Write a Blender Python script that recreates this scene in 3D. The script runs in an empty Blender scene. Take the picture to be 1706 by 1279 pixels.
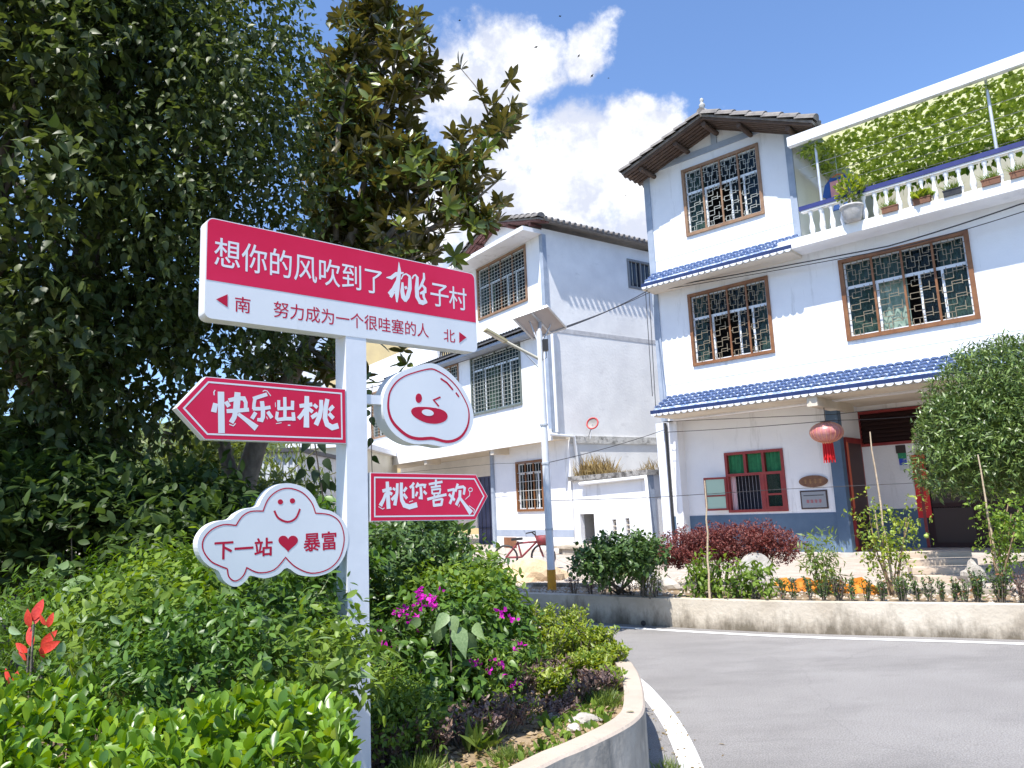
import bpy, bmesh, math, random
import numpy as np
from mathutils import Vector, Matrix
random.seed(7); RNG = np.random.default_rng(11)
S = bpy.context.scene; COL = S.collection
# ------------------------------------------------------------------ camera
FPX = 1240.0; PIT = math.radians(9.3); ROL = math.radians(2.5); EYE = 1.6
_F = np.array([0, math.cos(PIT), math.sin(PIT)]); _U0 = np.array([0, -math.sin(PIT), math.cos(PIT)]); _R0 = np.array([1., 0, 0])
_R = math.cos(ROL)*_R0 - math.sin(ROL)*_U0; _U = math.sin(ROL)*_R0 + math.cos(ROL)*_U0
_C = np.array([0, 0, EYE])
cam_data = bpy.data.cameras.new('camera'); cam = bpy.data.objects.new('camera', cam_data); COL.objects.link(cam)
cam_data.sensor_width = 36; cam_data.lens = FPX/1706*36; cam_data.clip_end = 3000; cam_data.clip_start = .05
cam.matrix_world = Matrix(((_R[0], _U[0], -_F[0], 0), (_R[1], _U[1], -_F[1], 0), (_R[2], _U[2], -_F[2], EYE), (0, 0, 0, 1)))
S.camera = cam
# ------------------------------------------------------------------ light
SUN_EL = math.radians(62); SH = np.array([-.54, -.84]); SH = SH/np.linalg.norm(SH)
sd = Vector((SH[0]*math.cos(SUN_EL), SH[1]*math.cos(SUN_EL), math.sin(SUN_EL)))
sl = bpy.data.lights.new('sun', 'SUN'); sl.energy = 5.0; sl.angle = math.radians(.55); sl.color = (1, .955, .89)
so = bpy.data.objects.new('sun', sl); COL.objects.link(so); so.rotation_euler = sd.to_track_quat('Z', 'Y').to_euler()
W = bpy.data.worlds.new('World'); S.world = W; W.use_nodes = True
S.view_settings.view_transform = 'Standard'; S.view_settings.look = 'None'; S.view_settings.gamma = 1; S.view_settings.use_curve_mapping = False
S.view_settings.exposure = .72
def ray(x, y): return _F + _R*(x-853)/FPX - _U*(y-639.5)/FPX
def G(x, y, z=0.):
    d = ray(x, y); return _C + d*(z-EYE)/d[2]
def D(x, y, dep):
    d = ray(x, y); return _C + d*dep/d[1]
def PL(x, y, p, n):
    d = ray(x, y); return _C + d*(np.dot(np.array(p)-_C, n)/np.dot(d, n))
nt = W.node_tree; N = nt.nodes; L = nt.links; N.clear()
def nn(t, **k):
    n = N.new(t)
    for a, b in k.items(): setattr(n, a, b)
    return n
wo = nn('ShaderNodeOutputWorld'); bg = nn('ShaderNodeBackground'); bg.inputs[1].default_value = .145
sky = nn('ShaderNodeTexSky', sky_type='NISHITA', sun_disc=False, sun_elevation=SUN_EL, sun_rotation=math.atan2(sd.x, sd.y), air_density=1.0, dust_density=.6, ozone_density=2.2)
tc = nn('ShaderNodeTexCoord')
def dirn(x, y): d = ray(x, y); return d/np.linalg.norm(d)
nz = nn('ShaderNodeTexNoise'); nz.inputs['Scale'].default_value = 5.2; nz.inputs['Detail'].default_value = 9; nz.inputs['Roughness'].default_value = .58; nz.inputs['Distortion'].default_value = .25
L.new(tc.outputs['Generated'], nz.inputs['Vector'])
nz2 = nn('ShaderNodeTexNoise'); nz2.inputs['Scale'].default_value = 15; nz2.inputs['Detail'].default_value = 8; nz2.inputs['Roughness'].default_value = .62
L.new(tc.outputs['Generated'], nz2.inputs['Vector'])
wn_ = nn('ShaderNodeTexNoise'); wn_.inputs['Scale'].default_value = 4.2; wn_.inputs['Detail'].default_value = 8; wn_.inputs['Roughness'].default_value = .62; L.new(tc.outputs['Generated'], wn_.inputs['Vector'])
w1 = nn('ShaderNodeVectorMath', operation='SUBTRACT'); L.new(wn_.outputs['Color'], w1.inputs[0]); w1.inputs[1].default_value = (.5, .5, .5)
w2 = nn('ShaderNodeVectorMath', operation='SCALE'); L.new(w1.outputs[0], w2.inputs[0]); w2.inputs['Scale'].default_value = .22
w3_ = nn('ShaderNodeVectorMath', operation='ADD'); L.new(tc.outputs['Generated'], w3_.inputs[0]); L.new(w2.outputs[0], w3_.inputs[1])
def M_(op, a, b, clamp=False):
    m = nn('ShaderNodeMath', operation=op, use_clamp=clamp)
    for i, v in enumerate((a, b)):
        if isinstance(v, (int, float)): m.inputs[i].default_value = v
        else: L.new(v, m.inputs[i])
    return m.outputs[0]
acc = None
for (x, y, r, s) in ((760, 190, 140, 1.), (860, 105, 95, 1.), (965, 90, 75, 1.), (700, 120, 90, .9), (800, 330, 150, 1.05), (960, 290, 130, 1.15), (1060, 250, 95, 1.15), (900, 400, 180, 1.15), (1120, 260, 60, 1.0),
                     (1060, 400, 150, 1.1), (1190, 175, 50, .8), (700, 420, 160, .9), (560, 560, 240, .8), (1000, 560, 300, .9), (400, 300, 200, .6), (-400, 200, 400, .7), (2300, 300, 350, .8), (600, -900, 500, .6)):
    d = dirn(x, y)
    vm = nn('ShaderNodeVectorMath', operation='DISTANCE'); L.new(w3_.outputs[0], vm.inputs[0]); vm.inputs[1].default_value = tuple(d)
    mr = nn('ShaderNodeMapRange', interpolation_type='SMOOTHSTEP'); mr.inputs[1].default_value = r*1.25/FPX; mr.inputs[2].default_value = r*.25/FPX; mr.inputs[3].default_value = 0; mr.inputs[4].default_value = s
    L.new(vm.outputs['Value'], mr.inputs[0])
    acc = mr.outputs[0] if acc is None else M_('MAXIMUM', acc, mr.outputs[0])
nsum = M_('ADD', M_('MULTIPLY', nz.outputs['Fac'], .75), M_('MULTIPLY', nz2.outputs['Fac'], .45))
dens = M_('ADD', M_('MULTIPLY', acc, .62), nsum)
cr = nn('ShaderNodeMapRange', interpolation_type='SMOOTHSTEP'); cr.inputs[1].default_value = .90; cr.inputs[2].default_value = 1.24
L.new(dens, cr.inputs[0])
shade = nn('ShaderNodeMapRange'); shade.inputs[1].default_value = .42; shade.inputs[2].default_value = .62; L.new(nz2.outputs['Fac'], shade.inputs[0])
ccol = nn('ShaderNodeMix', data_type='RGBA'); L.new(shade.outputs[0], ccol.inputs['Factor'])
ccol.inputs[6].default_value = (3.3, 3.5, 4.1, 1); ccol.inputs[7].default_value = (5.6, 5.6, 5.7, 1)
mx = nn('ShaderNodeMix', data_type='RGBA'); L.new(cr.outputs[0], mx.inputs['Factor'])
skc = nn('ShaderNodeMix', data_type='RGBA', blend_type='MULTIPLY'); skc.inputs['Factor'].default_value = 1
L.new(sky.outputs[0], skc.inputs[6]); skc.inputs[7].default_value = (.84, .95, 1.11, 1)
L.new(skc.outputs[2], mx.inputs[6]); L.new(ccol.outputs[2], mx.inputs[7])
L.new(mx.outputs[2], bg.inputs[0]); L.new(bg.outputs[0], wo.inputs[0])
# ------------------------------------------------------------------ materials
MATS = {}
def mat(name, col, rough=.7, col2=None, scale=6., bump=0., bscale=None, metal=0., spec=.5, streak=False, detail=6, contrast=(.35, .65), extra=None, trans=0., leaf=False, back=None, dirt=None, low=None):
    if name in MATS: return MATS[name]
    m = bpy.data.materials.new(name); m.use_nodes = True; t = m.node_tree; n = t.nodes; l = t.links
    b = n['Principled BSDF']; b.inputs['Roughness'].default_value = rough; b.inputs['Metallic'].default_value = metal; b.inputs['Specular IOR Level'].default_value = spec
    c4 = lambda c: (c[0], c[1], c[2], 1)
    b.inputs['Base Color'].default_value = c4(col); src = None
    co = n.new('ShaderNodeTexCoord')
    if leaf:
        a = n.new('ShaderNodeAttribute'); a.attribute_name = 'rnd'
        r = n.new('ShaderNodeValToRGB'); e = r.color_ramp.elements; e[0].color = c4(col); e[1].color = c4(col2)
        if extra: e[1].position = extra[0]-.06; x = e.new(extra[0]); x.color = c4(extra[1])
        l.new(a.outputs['Fac'], r.inputs[0]); src = r.outputs[0]
        if back:
            g = n.new('ShaderNodeNewGeometry'); x = n.new('ShaderNodeMix'); x.data_type = 'RGBA'
            l.new(g.outputs['Backfacing'], x.inputs['Factor']); l.new(src, x.inputs[6]); x.inputs[7].default_value = c4(back); src = x.outputs[2]
        l.new(src, b.inputs['Base Color'])
        if trans:
            tr = n.new('ShaderNodeBsdfTranslucent'); ms = n.new('ShaderNodeMixShader'); ms.inputs[0].default_value = trans
            hs = n.new('ShaderNodeHueSaturation'); hs.inputs['Value'].default_value = 2.0; hs.inputs['Hue'].default_value = .485; hs.inputs['Saturation'].default_value = 1.15
            l.new(src, hs.inputs['Color']); l.new(hs.outputs[0], tr.inputs[0])
            l.new(b.outputs[0], ms.inputs[1]); l.new(tr.outputs[0], ms.inputs[2]); l.new(ms.outputs[0], n['Material Output'].inputs[0])
    elif col2:
        z = n.new('ShaderNodeTexNoise'); z.inputs['Scale'].default_value = scale; z.inputs['Detail'].default_value = detail; z.inputs['Roughness'].default_value = .6
        mp = n.new('ShaderNodeMapping'); l.new(co.outputs['Object'], mp.inputs[0]); l.new(mp.outputs[0], z.inputs['Vector'])
        if streak: mp.inputs['Scale'].default_value = streak
        r = n.new('ShaderNodeMapRange'); r.inputs[1].default_value = contrast[0]; r.inputs[2].default_value = contrast[1]; l.new(z.outputs['Fac'], r.inputs[0])
        x = n.new('ShaderNodeMix'); x.data_type = 'RGBA'; l.new(r.outputs[0], x.inputs['Factor']); x.inputs[6].default_value = c4(col); x.inputs[7].default_value = c4(col2)
        src = x.outputs[2]
        if dirt:   # stains: (colour, scale, lo, hi, streak)
            z2 = n.new('ShaderNodeTexNoise'); z2.inputs['Scale'].default_value = dirt[1]; z2.inputs['Detail'].default_value = 9; z2.inputs['Roughness'].default_value = .7
            mp2 = n.new('ShaderNodeMapping'); mp2.inputs['Scale'].default_value = dirt[4]; l.new(co.outputs['Object'], mp2.inputs[0]); l.new(mp2.outputs[0], z2.inputs['Vector'])
            fo = z2.outputs['Fac']
            if low:   # more staining near the foot
                sp_ = n.new('ShaderNodeSeparateXYZ'); l.new(co.outputs['Object'], sp_.inputs[0]); a_ = n.new('ShaderNodeMapRange'); a_.inputs[1].default_value = low[0]; a_.inputs[2].default_value = 0; a_.inputs[3].default_value = 0; a_.inputs[4].default_value = low[1]*.5
                l.new(sp_.outputs['Z'], a_.inputs[0]); ad = n.new('ShaderNodeMath'); ad.operation = 'ADD'; l.new(fo, ad.inputs[0]); l.new(a_.outputs[0], ad.inputs[1]); fo = ad.outputs[0]
            r2 = n.new('ShaderNodeMapRange'); r2.inputs[1].default_value = dirt[2]; r2.inputs[2].default_value = dirt[3]; l.new(fo, r2.inputs[0])
            x2 = n.new('ShaderNodeMix'); x2.data_type = 'RGBA'; l.new(r2.outputs[0], x2.inputs['Factor']); l.new(src, x2.inputs[6]); x2.inputs[7].default_value = c4(dirt[0]); src = x2.outputs[2]
        l.new(src, b.inputs['Base Color'])
    if bump:
        z = n.new('ShaderNodeTexNoise'); z.inputs['Scale'].default_value = bscale or scale*4; z.inputs['Detail'].default_value = 5
        l.new(co.outputs['Object'], z.inputs['Vector']); bp = n.new('ShaderNodeBump'); bp.inputs['Strength'].default_value = bump; bp.inputs['Distance'].default_value = .02
        l.new(z.outputs['Fac'], bp.inputs['Height']); l.new(bp.outputs[0], b.inputs['Normal'])
    MATS[name] = m; return m
def glassmat():
    m = bpy.data.materials.new('window_glass'); m.use_nodes = True; t = m.node_tree; n = t.nodes; l = t.links
    b = n['Principled BSDF']; b.inputs['Base Color'].default_value = (.02, .035, .04, 1); b.inputs['Roughness'].default_value = .06
    tr = n.new('ShaderNodeBsdfTransparent'); tr.inputs[0].default_value = (.74, .80, .80, 1); ms = n.new('ShaderNodeMixShader'); ms.inputs[0].default_value = .80
    l.new(b.outputs[0], ms.inputs[1]); l.new(tr.outputs[0], ms.inputs[2]); l.new(ms.outputs[0], n['Material Output'].inputs[0]); return m
MG = glassmat()
plaster = mat('white_plaster', (.80, .81, .83), .85, (.72, .73, .76), .8, .2, 22, dirt=((.27, .27, .265), 1.9, .56, .88, (1.6, 1.6, .2)))
plaster2 = mat('weathered_plaster', (.83, .83, .82), .9, (.72, .72, .72), 1.2, .25, 14, dirt=((.42, .42, .43), 2.2, .60, .85, (.6, .6, 1.3)))
soffit = mat('soffit_paint', (.66, .60, .50), .9, (.56, .50, .41), 1.5, .1)
greyband = mat('grey_band', (.33, .38, .46), .85, (.25, .30, .38), 3, .1)
faint = mat('faint_band', (.66, .67, .74), .85, (.74, .75, .8), 3, .05)
bluewall = mat('blue_wainscot', (.065, .115, .19), .8, (.10, .16, .24), 1.4, .15, 25, dirt=((.42, .50, .58), 2.4, .62, .75, (1, 1, .6)))
bluewall2 = mat('grey_blue_wainscot', (.27, .32, .42), .85, (.36, .41, .49), 2, .15)
navy = mat('navy_paint', (.05, .07, .16), .7, (.08, .1, .2), 3)
bluetile = mat('blue_glazed_tile', (.11, .19, .40), .38, (.55, .61, .72), 13, .3, 40, spec=.6, contrast=(.40, .56))  # whitish mottling paints the sun's glare and sparkle into the tile colour
blueedge = mat('blue_trim', (.008, .02, .085), .5, (.016, .035, .12), 5)
scallop = mat('white_scallop', (.72, .74, .78), .6)
greytile = mat('grey_clay_tile', (.13, .12, .115), .85, (.24, .22, .2), 7, .4, 30)
darktile = mat('dark_tile', (.10, .10, .11), .85, (.2, .2, .2), 6, .3)
wooddark = mat('dark_timber', (.055, .035, .026), .8, (.10, .065, .045), 5, .3, streak=(1, 1, 6))
redwood = mat('red_brown_timber', (.10, .035, .03), .75, (.17, .08, .07), 6, .2)
winwood = mat('window_wood', (.16, .062, .022), .5, (.25, .11, .04), 5, .15)
winwood2 = mat('window_wood_dull', (.20, .11, .06), .55, (.30, .18, .10), 5, .15)
grillem = mat('painted_grille', (.26, .21, .14), .5, metal=.3)
grilleg = mat('grey_grille', (.30, .31, .28), .55, (.45, .45, .4), 12, metal=.3)
alum = mat('white_aluminium', (.72, .75, .78), .35)
interior = mat('dark_room', (.018, .014, .014), .9)  # near-black, so the darkness of the unlit room is in the colour
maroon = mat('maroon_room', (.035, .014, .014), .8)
curtg = mat('pale_green_curtain', (.33, .42, .35), .9, (.16, .26, .21), 7)
curtd = mat('green_curtain', (.02, .20, .08), .8, (.01, .12, .05), 8)
curtp = mat('pink_curtain', (.75, .52, .55), .9)
redpaint = mat('dark_red_paint', (.20, .018, .022), .45, (.28, .035, .03), 4, .1)
signwhite = mat('sign_white', (.72, .74, .75), .38, (.66, .68, .70), 2.5, dirt=((.52, .51, .49), 5, .62, .85, (1, 1, .4)))
signred = mat('sign_red', (.56, .004, .038), .38, (.66, .016, .075), 1.0, spec=.3)
signred2 = mat('sign_red_print', (.46, .004, .035), .4, spec=.3)
polewhite = mat('white_pole_paint', (.73, .75, .78), .4, (.66, .68, .71), 3, .06, dirt=((.45, .43, .4), 4, .70, .82, (1, 1, .3)))
steel = mat('galvanised_steel', (.62, .64, .67), .4, (.5, .52, .55), 5, metal=.35)
yellow = mat('yellow_paint', (.75, .33, .015), .5, (.6, .27, .03), 12, .2, dirt=((.35, .25, .15), 9, .6, .7, (1, 1, 1)))
panelm = mat('solar_backsheet', (.50, .44, .43), .5, (.44, .40, .40), 3)
panelf = mat('solar_cell', (.01, .015, .04), .2)
black = mat('black_plastic', (.02, .02, .022), .5)
concrete = mat('kerb_concrete', (.56, .50, .41), .9, (.43, .37, .29), 2.2, .4, 22, dirt=((.15, .125, .09), 3.6, .55, .80, (1, 1, .35)), low=(.30, .55))
concrete2 = mat('near_kerb_concrete', (.46, .38, .31), .88, (.38, .32, .26), 2.6, .35, 25, dirt=((.28, .26, .24), 3.4, .60, .80, (1, 1, .35)))
kerbside = mat('rough_cast_concrete', (.44, .40, .34), .92, (.31, .28, .235), 4, .6, 9, dirt=((.13, .13, .12), 4.5, .52, .72, (1.5, 1.5, .3)))
asphalt = mat('road_asphalt', (.305, .288, .275), .85, (.355, .337, .322), .9, .9, 160, dirt=((.24, .227, .217), .5, .46, .70, (1, 2.4, 1)))
def asphaltmat():
    m = asphalt; t = m.node_tree; n = t.nodes; l = t.links; b = n['Principled BSDF']; old = b.inputs['Base Color'].links[0].from_socket
    co = n.new('ShaderNodeTexCoord'); z = n.new('ShaderNodeTexNoise'); z.inputs['Scale'].default_value = 95; z.inputs['Detail'].default_value = 3; z.inputs['Roughness'].default_value = .8; l.new(co.outputs['Object'], z.inputs['Vector'])
    r = n.new('ShaderNodeMapRange'); r.inputs[1].default_value = .35; r.inputs[2].default_value = .65; r.inputs[3].default_value = .62; r.inputs[4].default_value = 1.28; l.new(z.outputs['Fac'], r.inputs[0])
    x = n.new('ShaderNodeMix'); x.data_type = 'RGBA'; x.blend_type = 'MULTIPLY'; x.inputs['Factor'].default_value = 1; l.new(old, x.inputs[6]); l.new(r.outputs[0], x.inputs[7])
    v = n.new('ShaderNodeTexVoronoi'); v.feature = 'DISTANCE_TO_EDGE'; v.inputs['Scale'].default_value = .42
    wz = n.new('ShaderNodeTexNoise'); wz.inputs['Scale'].default_value = 2.2; wz.inputs['Detail'].default_value = 6; l.new(co.outputs['Object'], wz.inputs['Vector'])
    mm = n.new('ShaderNodeMix'); mm.data_type = 'RGBA'; mm.inputs['Factor'].default_value = .22; l.new(co.outputs['Object'], mm.inputs[6]); l.new(wz.outputs['Color'], mm.inputs[7]); l.new(mm.outputs[2], v.inputs['Vector'])
    c = n.new('ShaderNodeMapRange'); c.inputs[1].default_value = .0; c.inputs[2].default_value = .004; c.inputs[3].default_value = .90; c.inputs[4].default_value = 1; l.new(v.outputs['Distance'], c.inputs[0])
    y = n.new('ShaderNodeMix'); y.data_type = 'RGBA'; y.blend_type = 'MULTIPLY'; y.inputs['Factor'].default_value = 1; l.new(x.outputs[2], y.inputs[6]); l.new(c.outputs[0], y.inputs[7]); l.new(y.outputs[2], b.inputs['Base Color'])
asphaltmat()
linem = mat('road_paint', (.78, .78, .77), .65, (.62, .62, .60), 12, .4, 90, dirt=((.34, .33, .32), 16, .60, .70, (1, 1, 1)))
soil = mat('soil', (.16, .11, .065), .95, (.30, .22, .13), 5, 1.0, 22)
yardm = mat('yard_concrete', (.36, .30, .25), .92, (.47, .41, .35), 3.5, .9, 24)
grassy = mat('grassy_ground', (.035, .06, .016), .95, (.07, .10, .03), 2, 1., 15)
barkm = mat('bark', (.055, .042, .032), .9, (.10, .08, .06), 6, .8, 22, streak=(3, 3, .6))
barkl = mat('grey_bark', (.12, .10, .08), .9, (.20, .17, .13), 6, .6, 22, streak=(3, 3, .6))
stemg = mat('green_stem', (.08, .12, .03), .7, (.14, .12, .05), 8)
bamboo = mat('bamboo_stake', (.42, .32, .20), .6, (.55, .43, .3), 12, .3)
cablem = mat('black_cable', (.03, .03, .035), .6)
pvc = mat('white_pvc', (.74, .76, .78), .45)
beigew = mat('beige_wall', (.52, .42, .22), .9, (.45, .36, .2), 2)
cream = mat('cream_wall', (.62, .58, .46), .9, (.7, .66, .55), 2)
corrug = mat('white_sheet_metal', (.55, .58, .61), .5, (.48, .5, .53), 1)
orange = mat('orange_tarp', (.66, .23, .012), .7, (.50, .15, .01), 5, .5)
stone = mat('pale_stone', (.42, .38, .32), .9, (.55, .5, .44), 5, .6)
sandm = mat('sand', (.62, .47, .30), .95, (.52, .38, .23), 7, .6)
terra = mat('terracotta', (.20, .09, .05), .8, (.15, .07, .04), 7)
greywash = mat('grey_stone_pot', (.48, .46, .44), .9, (.36, .35, .33), 8, .5)
canopym = mat('canopy_sheet', (.80, .78, .55), .5)
m = canopym.node_tree; tr = m.nodes.new('ShaderNodeBsdfTranslucent'); tr.inputs[0].default_value = (.46, .47, .27, 1); ms = m.nodes.new('ShaderNodeMixShader'); ms.inputs[0].default_value = .85
m.links.new(m.nodes['Principled BSDF'].outputs[0], ms.inputs[1]); m.links.new(tr.outputs[0], ms.inputs[2]); m.links.new(ms.outputs[0], m.nodes['Material Output'].inputs[0])
# leaves
lf_dark = mat('leaf_dark', (.020, .039, .010), .45, (.095, .125, .032), leaf=True, trans=.28, spec=.35)
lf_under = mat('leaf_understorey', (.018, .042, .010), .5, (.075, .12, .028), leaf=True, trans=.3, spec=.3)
lf_mag = mat('leaf_magnolia', (.05, .09, .018), .28, (.17, .21, .04), leaf=True, back=(.085, .078, .02), spec=.5, trans=.22)
lf_weed = mat('leaf_weed', (.022, .065, .008), .45, (.23, .33, .055), leaf=True, trans=.3, spec=.25)
lf_gloss = mat('leaf_gloss', (.045, .115, .012), .34, (.19, .32, .03), leaf=True, trans=.25, spec=.45, extra=(.9, (.24, .33, .03)))
lf_boug = mat('leaf_bougainvillea', (.02, .06, .010), .4, (.12, .22, .035), leaf=True, trans=.25, spec=.35)
lf_yel = mat('leaf_yellow', (.08, .15, .018), .45, (.30, .35, .045), leaf=True, trans=.3)
lf_pur = mat('leaf_purple', (.05, .03, .035), .5, (.26, .17, .13), leaf=True, trans=.15)
lf_red = mat('leaf_loropetalum', (.05, .013, .012), .55, (.26, .075, .055), leaf=True, trans=.2)
lf_osm = mat('leaf_osmanthus', (.035, .075, .016), .36, (.17, .24, .06), leaf=True, trans=.12)
lf_shrub = mat('leaf_shrub', (.025, .06, .018), .4, (.10, .17, .04), leaf=True, trans=.18, extra=(.97, (.25, .09, .03)))
lf_grass = mat('leaf_grass', (.05, .10, .015), .5, (.20, .26, .05), leaf=True, trans=.3)
lf_dry = mat('leaf_dry', (.16, .11, .04), .8, (.32, .24, .10), leaf=True, trans=.2)
lf_ivy = mat('leaf_ivy', (.11, .19, .03), .5, (.32, .40, .10), leaf=True, trans=.5)
lf_back = mat('leaf_bamboo', (.05, .08, .015), .5, (.18, .22, .05), leaf=True, trans=.3)
fl_mag = mat('magenta_bract', (.42, .005, .30), .6, (.75, .03, .55), leaf=True, trans=.35)
redleaf = mat('red_leaf', (.55, .03, .02), .35, (.72, .07, .04), 9)
paleleaf = mat('pale_leaf', (.18, .27, .12), .3, (.25, .34, .18), 9)
# ------------------------------------------------------------------ builders
def props(o, label=None, cat=None, group=None, kind=None):
    if label: o['label'] = label
    if cat: o['category'] = cat
    if group: o['group'] = group
    if kind: o['kind'] = kind
    return o
def empty(name, loc=(0, 0, 0), rz=0., **k):
    o = bpy.data.objects.new(name, None); COL.objects.link(o); o.location = tuple(float(v) for v in loc); o.rotation_euler = (0, 0, rz); o.empty_display_size = .1
    return props(o, **k)
def link(name, me, parent=None, loc=None, rot=None, scale=None):
    o = bpy.data.objects.new(name, me); COL.objects.link(o)
    if parent is not None: o.parent = parent
    if loc is not None: o.location = tuple(float(v) for v in loc)
    if rot is not None: o.rotation_euler = rot
    if scale is not None: o.scale = scale if hasattr(scale, '__len__') else (scale,)*3
    return o
class MB:
    def __init__(s): s.v = []; s.f = []; s.m = []; s.sm = []
    def add(s, vs, fs, m=0, smooth=False):
        o = len(s.v); s.v += [tuple(float(c) for c in p) for p in vs]
        s.f += [tuple(o+i for i in f) for f in fs]; s.m += [m]*len(fs); s.sm += [smooth]*len(fs); return s
    def box(s, a, b, m=0):
        (x0, y0, z0), (x1, y1, z1) = a, b
        x0, x1 = min(x0, x1), max(x0, x1); y0, y1 = min(y0, y1), max(y0, y1); z0, z1 = min(z0, z1), max(z0, z1)
        vs = [(x0, y0, z0), (x1, y0, z0), (x1, y1, z0), (x0, y1, z0), (x0, y0, z1), (x1, y0, z1), (x1, y1, z1), (x0, y1, z1)]
        return s.add(vs, [(0, 3, 2, 1), (4, 5, 6, 7), (0, 1, 5, 4), (1, 2, 6, 5), (2, 3, 7, 6), (3, 0, 4, 7)], m)
    def bar(s, p, q, w, h=None, m=0, up=(0, 0, 1)):
        p, q = Vector(p), Vector(q); d = (q-p).normalized(); h = h or w; up = Vector(up)
        if abs(d.dot(up)) > .98: up = Vector((1, 0, 0))
        a = d.cross(up).normalized()*w/2; b = a.cross(d).normalized()*h/2
        vs = [p-a-b, p+a-b, p+a+b, p-a+b, q-a-b, q+a-b, q+a+b, q-a+b]
        return s.add(vs, [(0, 1, 2, 3), (7, 6, 5, 4), (0, 4, 5, 1), (1, 5, 6, 2), (2, 6, 7, 3), (3, 7, 4, 0)], m)
    def tube(s, pts, r, n=6, m=0, cap=True):
        pts = [Vector(p) for p in pts]; k = len(pts); rs = r if hasattr(r, '__len__') else [r]*k
        vs = []; prev = None
        for i, p in enumerate(pts):
            d = (pts[min(i+1, k-1)]-pts[max(i-1, 0)]).normalized()
            if prev is None: a = d.orthogonal().normalized()
            else:
                a = prev - d*prev.dot(d)
                a = a.normalized() if a.length > 1e-6 else d.orthogonal().normalized()
            prev = a; b = d.cross(a)
            for j in range(n):
                t = 2*math.pi*j/n; vs.append(p+(a*math.cos(t)+b*math.sin(t))*rs[i])
        fs = [(i*n+j, i*n+(j+1) % n, (i+1)*n+(j+1) % n, (i+1)*n+j) for i in range(k-1) for j in range(n)]
        s.add(vs, fs, m, True)
        if cap: s.add([vs[j] for j in range(n)], [tuple(range(n))[::-1]], m); s.add(vs[-n:], [tuple(range(n))], m)
        return s
    def lathe(s, prof, c=(0, 0, 0), n=12, m=0):
        vs = [(c[0]+r*math.cos(2*math.pi*j/n), c[1]+r*math.sin(2*math.pi*j/n), c[2]+z) for r, z in prof for j in range(n)]
        fs = [(i*n+j, i*n+(j+1) % n, (i+1)*n+(j+1) % n, (i+1)*n+j) for i in range(len(prof)-1) for j in range(n)]
        return s.add(vs, fs, m, True)
    def build(s, name, mats, parent=None, loc=None, rot=None, scale=None):
        me = s.mesh(name, mats); return link(name, me, parent, loc, rot, scale)
    def mesh(s, name, mats):
        me = bpy.data.meshes.new(name); me.from_pydata(s.v, [], s.f)
        for x in (mats if isinstance(mats, (list, tuple)) else [mats]): me.materials.append(x)
        me.polygons.foreach_set('material_index', s.m); me.polygons.foreach_set('use_smooth', s.sm); me.update(); return me
def prism(mb, poly, f, t0, t1, m=0, msides=None):
    """polygon (list of 2-D points) extruded; f(a, b, t) gives the 3-D point"""
    bm = bmesh.new(); n = len(poly)
    A = [bm.verts.new(f(a, b, t1)) for a, b in poly]; face = bm.faces.new(A)
    res = bmesh.ops.triangulate(bm, faces=[face]); bm.verts.index_update()
    tris = [tuple(v.index for v in fc.verts) for fc in bm.faces]; bm.free()
    vs = [f(a, b, t1) for a, b in poly]; vb = [f(a, b, t0) for a, b in poly]
    mb.add(vs, tris, m); mb.add(vb, [t[::-1] for t in tris], m)
    mb.add(vs+vb, [(i, (i+1) % n, n+(i+1) % n, n+i) for i in range(n)], m if msides is None else msides)
    return mb
def _leafshape(w, rows, droop, fold=.10):
    V = [(0, 0, 0)]; F = []
    for t, k in rows: V += [(-w*k, t, fold*k*w*2-droop*t*t), (0, t, -droop*t*t), (w*k, t, fold*k*w*2-droop*t*t)]
    V.append((0, 1, -droop)); n = len(rows); F += [(0, 2, 1), (0, 3, 2)]
    for i in range(n-1): a = 1+3*i; F += [(a, a+1, a+4, a+3), (a+1, a+2, a+5, a+4)]
    a = 1+3*(n-1); F += [(a, a+1, 3*n+1), (a+1, a+2, 3*n+1)]
    return V, F
LEAF = {
 'fine': _leafshape(.21, ((.10, .45), (.28, .92), (.5, 1.), (.72, .78), (.89, .38)), .16),
 'obovate': _leafshape(.23, ((.12, .32), (.35, .78), (.6, 1.), (.8, .88), (.93, .5)), .08, .18),
 'mag': _leafshape(.17, ((.12, .4), (.35, .9), (.6, 1.), (.82, .62)), .10, .14),
 'drop': _leafshape(.29, ((.06, .6), (.22, 1.), (.45, .86), (.68, .5), (.85, .2)), .22, .10),
  # x across, y along, z up
 'oval': ([(0, 0, 0), (-.25, .3, .06), (0, .3, 0), (.25, .3, .06), (-.24, .68, .03), (0, .68, -.03), (.24, .68, .03), (0, 1, -.10)], [(0, 2, 1), (0, 3, 2), (1, 2, 5, 4), (2, 3, 6, 5), (4, 5, 7), (5, 6, 7)]),
 'heart': ([(0, 0, 0), (-.36, .22, .05), (0, .25, 0), (.36, .22, .05), (-.28, .62, 0), (0, .62, -.05), (.28, .62, 0), (0, 1.05, -.16)], [(0, 2, 1), (0, 3, 2), (1, 2, 5, 4), (2, 3, 6, 5), (4, 5, 7), (5, 6, 7)]),
 'lance': ([(0, 0, 0), (-.12, .4, .03), (.12, .4, .03), (0, 1, -.08)], [(0, 2, 1), (1, 2, 3)]),
 'diam': ([(0, 0, 0), (-.28, .45, .06), (0, 1, -.03), (.28, .45, .06)], [(0, 2, 1), (0, 3, 2)]),
 'blade': ([(-.03, 0, 0), (.03, 0, 0), (-.025, .5, .0), (.025, .5, .0), (0, 1, -.22)], [(0, 1, 3, 2), (2, 3, 4)]),
}
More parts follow.
